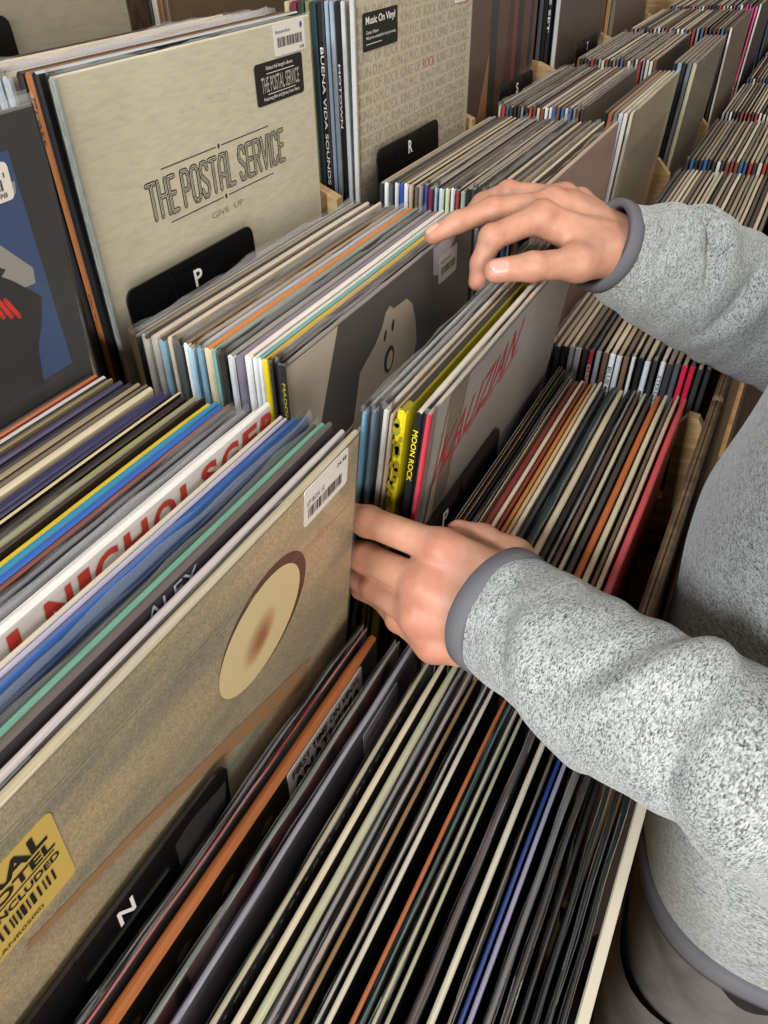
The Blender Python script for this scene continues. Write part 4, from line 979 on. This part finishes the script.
add_body(V, Q, [((.53, -.055, 1.548), .02, REDK, .6)])
person = mesh_obj('person', BV, BF, SKIN, smooth=True, cols=BC)
tag(person, 'person in a grey heather sweater and charcoal jeans flipping records with both hands', 'person')
# thumbnail of the right hand
def nail(parent, tip, along, nrm, f, ln, wd):
    along = np.array(along)/np.linalg.norm(along); nrm = np.array(nrm, float); nrm -= along*(nrm@along); nrm /= np.linalg.norm(nrm); side = np.cross(along, nrm)
    G = 12; V = []; dep = []
    for i in range(G+1):
        for j in range(G+1):
            a, b = 2*i/G-1, 2*j/G-1
            s = math.sqrt(max(1-abs(a)**2.6*.42, .05)); pp = np.array(tip)+along*(a*ln/2)+side*(b*wd/2*s)+nrm*.02
            for _ in range(30):
                dd = float(f(pp[None])[0]); pp = pp-nrm*min(dd, .004)*.9
                if dd < 1e-5: break
            ok = abs(float(f(pp[None])[0])) < 4e-4 and (pp-np.array(tip))@nrm > -.004
            edge = max(abs(a), abs(b)); V.append(pp+nrm*(.0006 if edge < .95 else -.0003) if ok else None)
    Fc = [(i*(G+1)+j, (i+1)*(G+1)+j, (i+1)*(G+1)+j+1, i*(G+1)+j+1) for i in range(G) for j in range(G)]
    Fc = [q for q in Fc if all(V[k] is not None for k in q)]; V = [v if v is not None else np.array(tip) for v in V]
    m = mat('nail', '#cf9886', .3, .5)
    return mesh_obj('fingernail', V, Fc, m, parent, smooth=True)
CAMV = np.array((-.68, -.386, .62))
th = [np.array(p) for p in RH['thb']]
nail(person, th[3]+(th[2]-th[3])*.06, th[3]-th[2], CAMV+np.array((0, 0, .05)), fR, .0150, .0135)
m_ = [np.array(p) for p in RH['mid']]
nail(person, m_[3]+(m_[2]-m_[3])*.05, m_[3]-m_[2], np.array((-.1, .35, 1.)), fR, .0120, .0105)
# ---- sweater: sleeves as folded tubes, torso as a loft, one knitted mesh
def catmull(P, n):
    P = [np.array(p, float) for p in P]; P = [2*P[0]-P[1]]+P+[2*P[-1]-P[-2]]; out = []
    segs = len(P)-3
    for i in range(n+1):
        t = i/n*segs; k = min(int(t), segs-1); t -= k; a, b, c, d = P[k:k+4]
        out.append(.5*((2*b)+(-a+c)*t+(2*a-5*b+4*c-d)*t*t+(-a+3*b-3*c+d)*t**3))
    return np.array(out)
SV, SF, SUV = [], [], []
def sleeve(pts, rads, folds, n=150, m=96, view=CAMV):
    C_ = catmull(pts, n); T = np.gradient(C_, axis=0); T /= np.linalg.norm(T, axis=1)[:, None]
    s = np.concatenate([[0], np.cumsum(np.linalg.norm(np.diff(C_, axis=0), axis=1))])
    b = len(SV)
    for i in range(n+1):
        u = view-T[i]*(view@T[i]); u /= np.linalg.norm(u); w = np.cross(T[i], u)        # u looks to the window side, angle 0
        r0 = np.interp(s[i], *rads)
        for k in range(m):
            a = 2*PI*k/m; aa = (a+PI) % (2*PI)-PI; r = r0
            for (s0, slope, sig, amp, a0, aw) in folds:
                da = (aa-a0+PI) % (2*PI)-PI
                if abs(da) < aw: r += 1.5*amp*math.exp(-((s[i]-s0-slope*da)/sig)**2)*math.cos(da/aw*PI/2)**2
            r += .0010*math.sin(s[i]*190+3*math.sin(a*2))*math.sin(a*3+s[i]*40)
            SV.append(tuple(C_[i]+r*(math.cos(a)*u+math.sin(a)*w))); SUV.append((a*r0, s[i]))
    for i in range(n):
        for k in range(m): SF.append((b+i*m+k, b+i*m+(k+1) % m, b+(i+1)*m+(k+1) % m, b+(i+1)*m+k))
    return C_, T, s
pR = SL_R[:5]+[EL_R, (.775, -.165, 1.25), (.716, -.185, 1.372), (.665, -.195, 1.395)]
pL = SL_L[:5]+[EL_L, (.300, -.172, 1.20), (.335, -.19, 1.365), (.390, -.195, 1.395)]
radR = ((0, .006, .03, .07, .13, .20, .26, .40, .60), (.0346, .0366, .0430, .0510, .0575, .0610, .0620, .0640, .0680))
radL = ((0, .006, .03, .07, .13, .20, .26, .40, .60), (.0372, .0380, .0395, .0412, .0435, .0478, .0530, .0620, .0660))
foldsR = [(.062, .012, .0050, -.0085, -.5, 1.5), (.074, .012, .0110, .0065, -.7, 1.5), (.046, .010, .0110, .0045, -.8, 1.3), (.105, -.012, .0060, -.0055, .4, 1.2), (.118, -.01, .012, .0045, .3, 1.3), (.090, .0, .014, .0060, -1.6, 1.2), (.145, .015, .007, -.005, -.3, 1.3), (.030, .02, .006, .0025, 1.0, 1.0), (.024, -.01, .005, -.0018, .3, 1.4)]
foldsL = [(.040, .014, .006, -.0030, .6, 1.4), (.055, .014, .012, .0035, .5, 1.5), (.092, -.016, .007, -.0050, -.6, 1.4), (.106, -.016, .013, .0055, -.7, 1.5), (.125, .012, .0070, -.0045, .7, 1.3), (.150, .012, .014, .0060, .6, 1.5), (.175, -.01, .008, -.005, -.2, 1.4), (.085, 0, .012, .0045, 1.9, 1.1), (.020, .01, .005, -.0015, -.4, 1.4)]
CRc, CRt, _ = sleeve(pR, radR, foldsR); CLc, CLt, _ = sleeve(pL, radL, foldsL)
def ring_loft(secs, m, Vl, Fl, UVl, sub=10, wob=0.):
    """secs: (z, cx, cy, a, b_front, b_back) cross sections, smoothly interpolated"""
    Z = np.array([q[0] for q in secs]); b = len(Vl); zs = np.linspace(Z[0], Z[-1], sub)
    for i, z in enumerate(zs):
        cx, cy, a, bf, bb = [np.interp(z, Z, [q[j] for q in secs]) for j in range(1, 6)]
        for k in range(m):
            t = 2*PI*k/m; ct, st_ = math.cos(t), math.sin(t); p = .74
            x = a*math.copysign(abs(ct)**p, ct); y = (bf if st_ > 0 else bb)*math.copysign(abs(st_)**p, st_)
            q = 1+wob*(.6*math.sin(z*46+2.2*math.sin(t*2))+.5*math.sin(t*5+z*21))
            Vl.append((cx+x*q, cy+y*q, z)); UVl.append((t*.10, z*.62))
    for i in range(sub-1):
        for k in range(m): Fl.append((b+i*m+k, b+i*m+(k+1) % m, b+(i+1)*m+(k+1) % m, b+(i+1)*m+k))
TORSO = [(.800, .526, -.128, .184, .120, .115), (.83, .526, -.128, .187, .128, .118), (.93, .528, -.128, .192, .140, .120), (1.0, .532, -.128, .193, .146, .120), (1.10, .535, -.128, .192, .146, .120), (1.20, .533, -.138, .190, .130, .118), (1.30, .53, -.160, .192, .122, .118), (1.38, .53, -.175, .188, .105, .108), (1.425, .53, -.180, .150, .090, .094), (1.47, .53, -.178, .074, .072, .072)]
ring_loft(TORSO, 120, SV, SF, SUV, 90, .012)
sweater = mesh_obj('sweater', SV, SF, KNIT, person, smooth=True)
uvl = sweater.data.uv_layers.new(name='knit'); buf = np.zeros(len(sweater.data.loops)*2)
li = np.zeros(len(sweater.data.loops), int); sweater.data.loops.foreach_get('vertex_index', li)
UVA = np.array(SUV); uvs = UVA[li]
# faces that wrap from the last to the first angle keep their own side of the seam
st_ = np.zeros(len(sweater.data.polygons), int); sweater.data.polygons.foreach_get('loop_start', st_)
q = uvs.reshape(-1, 4, 2); wrap = (q[:, :, 0].max(1)-q[:, :, 0].min(1)) > .05
for i in np.argwhere(wrap)[:, 0]:
    mx = q[i, :, 0].max(); q[i, q[i, :, 0] < mx*.5, 0] = mx+.002
uvl.data.foreach_set('uv', q.reshape(-1))
def band(C_, T, r, width, name, thick=.0022, m=72, view=CAMV):
    """narrow grey binding wrapped round the sleeve end"""
    V, Fc = [], []; d0 = -T[0]
    prof = [(-.001, r-.004), (-.0015, r+thick*.4), (0, r+thick), (width*.5, r+thick*1.25), (width-.001, r+thick), (width, r+thick*.3), (width, r-.003)]
    u = view-T[0]*(view@T[0]); u /= np.linalg.norm(u); w = np.cross(T[0], u); n = len(prof)
    for k in range(m):
        a = 2*PI*k/m
        for (s, rr_) in prof: V.append(tuple(C_[0]+T[0]*(s-.004)+(rr_+.0008*math.sin(3*a))*(math.cos(a)*u+math.sin(a)*w)))
    for k in range(m):
        for i in range(n): Fc.append((k*n+i, k*n+(i+1) % n, ((k+1) % m)*n+(i+1) % n, ((k+1) % m)*n+i))
    return mesh_obj(name, V, Fc, BINDING, sweater, smooth=True)
band(CRc, CRt, .0352, .0110, 'cuff'); band(CLc, CLt, .0375, .0115, 'cuff')
HV, HF, HU = [], [], []
for z, gro in ((.782, -.002), (.7825, .0030), (.792, .0048), (.802, .0045), (.8055, .0028), (.806, -.003)):
    for k in range(120):
        t = 2*PI*k/120; ct, s_ = math.cos(t), math.sin(t); p = .74
        HV.append((.526+(.186+gro)*math.copysign(abs(ct)**p, ct), -.128+((.122 if s_ > 0 else .116)+gro)*math.copysign(abs(s_)**p, s_), z))
for i in range(5):
    for k in range(120): HF.append((i*120+k, i*120+(k+1) % 120, (i+1)*120+(k+1) % 120, (i+1)*120+k))
mesh_obj('hem_band', HV, HF, BINDING, sweater, smooth=True)
# ---- trousers
TV, TF, TU = [], [], []
ring_loft([(.60, .522, -.130, .182, .118, .116), (.70, .522, -.130, .182, .120, .116), (.88, .522, -.130, .176, .112, .108)], 96, TV, TF, TU, 40, .012)
for sx in (-1, 1):
    ring_loft([(.05, .52+sx*.105, -.138, .058, .070, .062), (.30, .52+sx*.100, -.125, .076, .100, .075), (.50, .52+sx*.096, -.125, .086, .112, .085), (.66, .52+sx*.090, -.130, .094, .116, .104)], 48, TV, TF, TU, 60, .02)
trousers = mesh_obj('trousers', TV, TF, DENIM, person, smooth=True)
PK = Poly()
for k in range(9): t = k/8; PK.V.append((.3410-.0022*math.sin(PI*t), -.150+.055*t, .784-.022*math.sin(PI*t)))
for k in range(9): t = k/8; PK.V.append((.3410-.0022*math.sin(PI*t), -.150+.055*t, .7855))
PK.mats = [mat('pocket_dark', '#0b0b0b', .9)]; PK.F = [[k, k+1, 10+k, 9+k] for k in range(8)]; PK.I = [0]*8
PK.build('pocket', trousers)
for sx in (-1, 1):      # eyes
    V, Fc, Cc = [], [], []
    for i in range(9):
        for k in range(16):
            a, b_ = PI*i/8, 2*PI*k/16
            V.append((.53+sx*.032+.0125*math.sin(a)*math.cos(b_), -.078+.0125*math.cos(a), 1.615+.0125*math.sin(a)*math.sin(b_)))
    for i in range(8):
        for k in range(16): Fc.append((i*16+k, i*16+(k+1) % 16, (i+1)*16+(k+1) % 16, (i+1)*16+k)); Cc.append(lin('#2b1c12') if i < 1 else (lin('#5a4630') if i < 2 else lin('#e6e0da')))
    mesh_obj('eye', V, Fc, CARD, person, smooth=True, cols=Cc)
# ---- hair
def hair(Pn):
    d = rcone(Pn, (.53, -.168, 1.628), (.53, -.172, 1.672), .092, .094)
    d = np.maximum(d, -(Pn@np.array((0, -.78, .62))-(.78*.085+.62*1.645)) if False else -((Pn[..., 2]-1.648)+.9*(-.118-Pn[..., 1])))
    return d
V, Q = surface_nets(hair, (.40, -.30, 1.50), (.66, -.03, 1.80), .008)
mesh_obj('hair', V, Q, mat('brown_hair', '#3b2a1f', .6), person, smooth=True)
for sx in (-1, 1):
    P = Poly(); P.box(.53+sx*.11-.05, .53+sx*.11+.05, -.215, .012, .0012, .075, mat('shoe_leather', '#2b2624', .5), .02); P.build('shoe', person)

# ------------------------------------------------------------------ light and camera
w = bpy.data.worlds.new('shop_ambience'); SC.world = w; w.use_nodes = True
bg = w.node_tree.nodes['Background']; bg.inputs['Color'].default_value = (1.0, .93, .85, 1); bg.inputs['Strength'].default_value = .26
def area(name, loc, target, sx, sy, power, color):
    l = bpy.data.lights.new(name, 'AREA'); l.shape = 'RECTANGLE'; l.size = sx; l.size_y = sy; l.energy = power; l.color = color
    o = bpy.data.objects.new(name, l); COL.objects.link(o); o.location = loc
    o.rotation_euler = (Vector(target)-Vector(loc)).to_track_quat('-Z', 'Y').to_euler(); return o
area('shop_window', (-2.0, .30, 2.75), (.4, .1, 1.2), .4, .4, 72, (.92, .97, 1.0))
area('side_fill', (-2.1, -1.5, 1.75), (.4, .2, 1.15), 1.5, 1.0, 66, (1.0, .95, .88))  # added warm fill from the camera side, brightens covers, hem and trousers
area('ceiling_lamp', (.9, -1.1, 3.2), (.8, .2, 1.2), 1.2, .8, 22, (1.0, .90, .78))

cam = bpy.data.cameras.new('camera'); co = bpy.data.objects.new('camera', cam); COL.objects.link(co)
cam.sensor_fit = 'VERTICAL'; cam.sensor_height = 36; cam.lens = 770/1024*36; cam.clip_start = .02
yaw, pit, rol = (math.radians(a) for a in (29.474, 38.263, 3.691))
fw = np.array((math.cos(pit)*math.cos(yaw), math.cos(pit)*math.sin(yaw), -math.sin(pit)))
rt = np.array((math.sin(yaw), -math.cos(yaw), 0)); dn = np.cross(fw, rt)
R_, D_ = math.cos(rol)*rt+math.sin(rol)*dn, -math.sin(rol)*rt+math.cos(rol)*dn
M = Matrix(((R_[0], -D_[0], -fw[0], 0), (R_[1], -D_[1], -fw[1], 0), (R_[2], -D_[2], -fw[2], 1.5), (0, 0, 0, 1)))
co.matrix_world = M
SC.camera = co
vs = SC.view_settings; SC.display_settings.display_device = 'sRGB'; vs.view_transform = 'Standard'; vs.look = 'None'; vs.exposure = 0.32; vs.gamma = 1; vs.use_curve_mapping = False
SC.cycles.max_bounces = 6; SC.cycles.transparent_max_bounces = 24; SC.cycles.caustics_reflective = False; SC.cycles.caustics_refractive = False
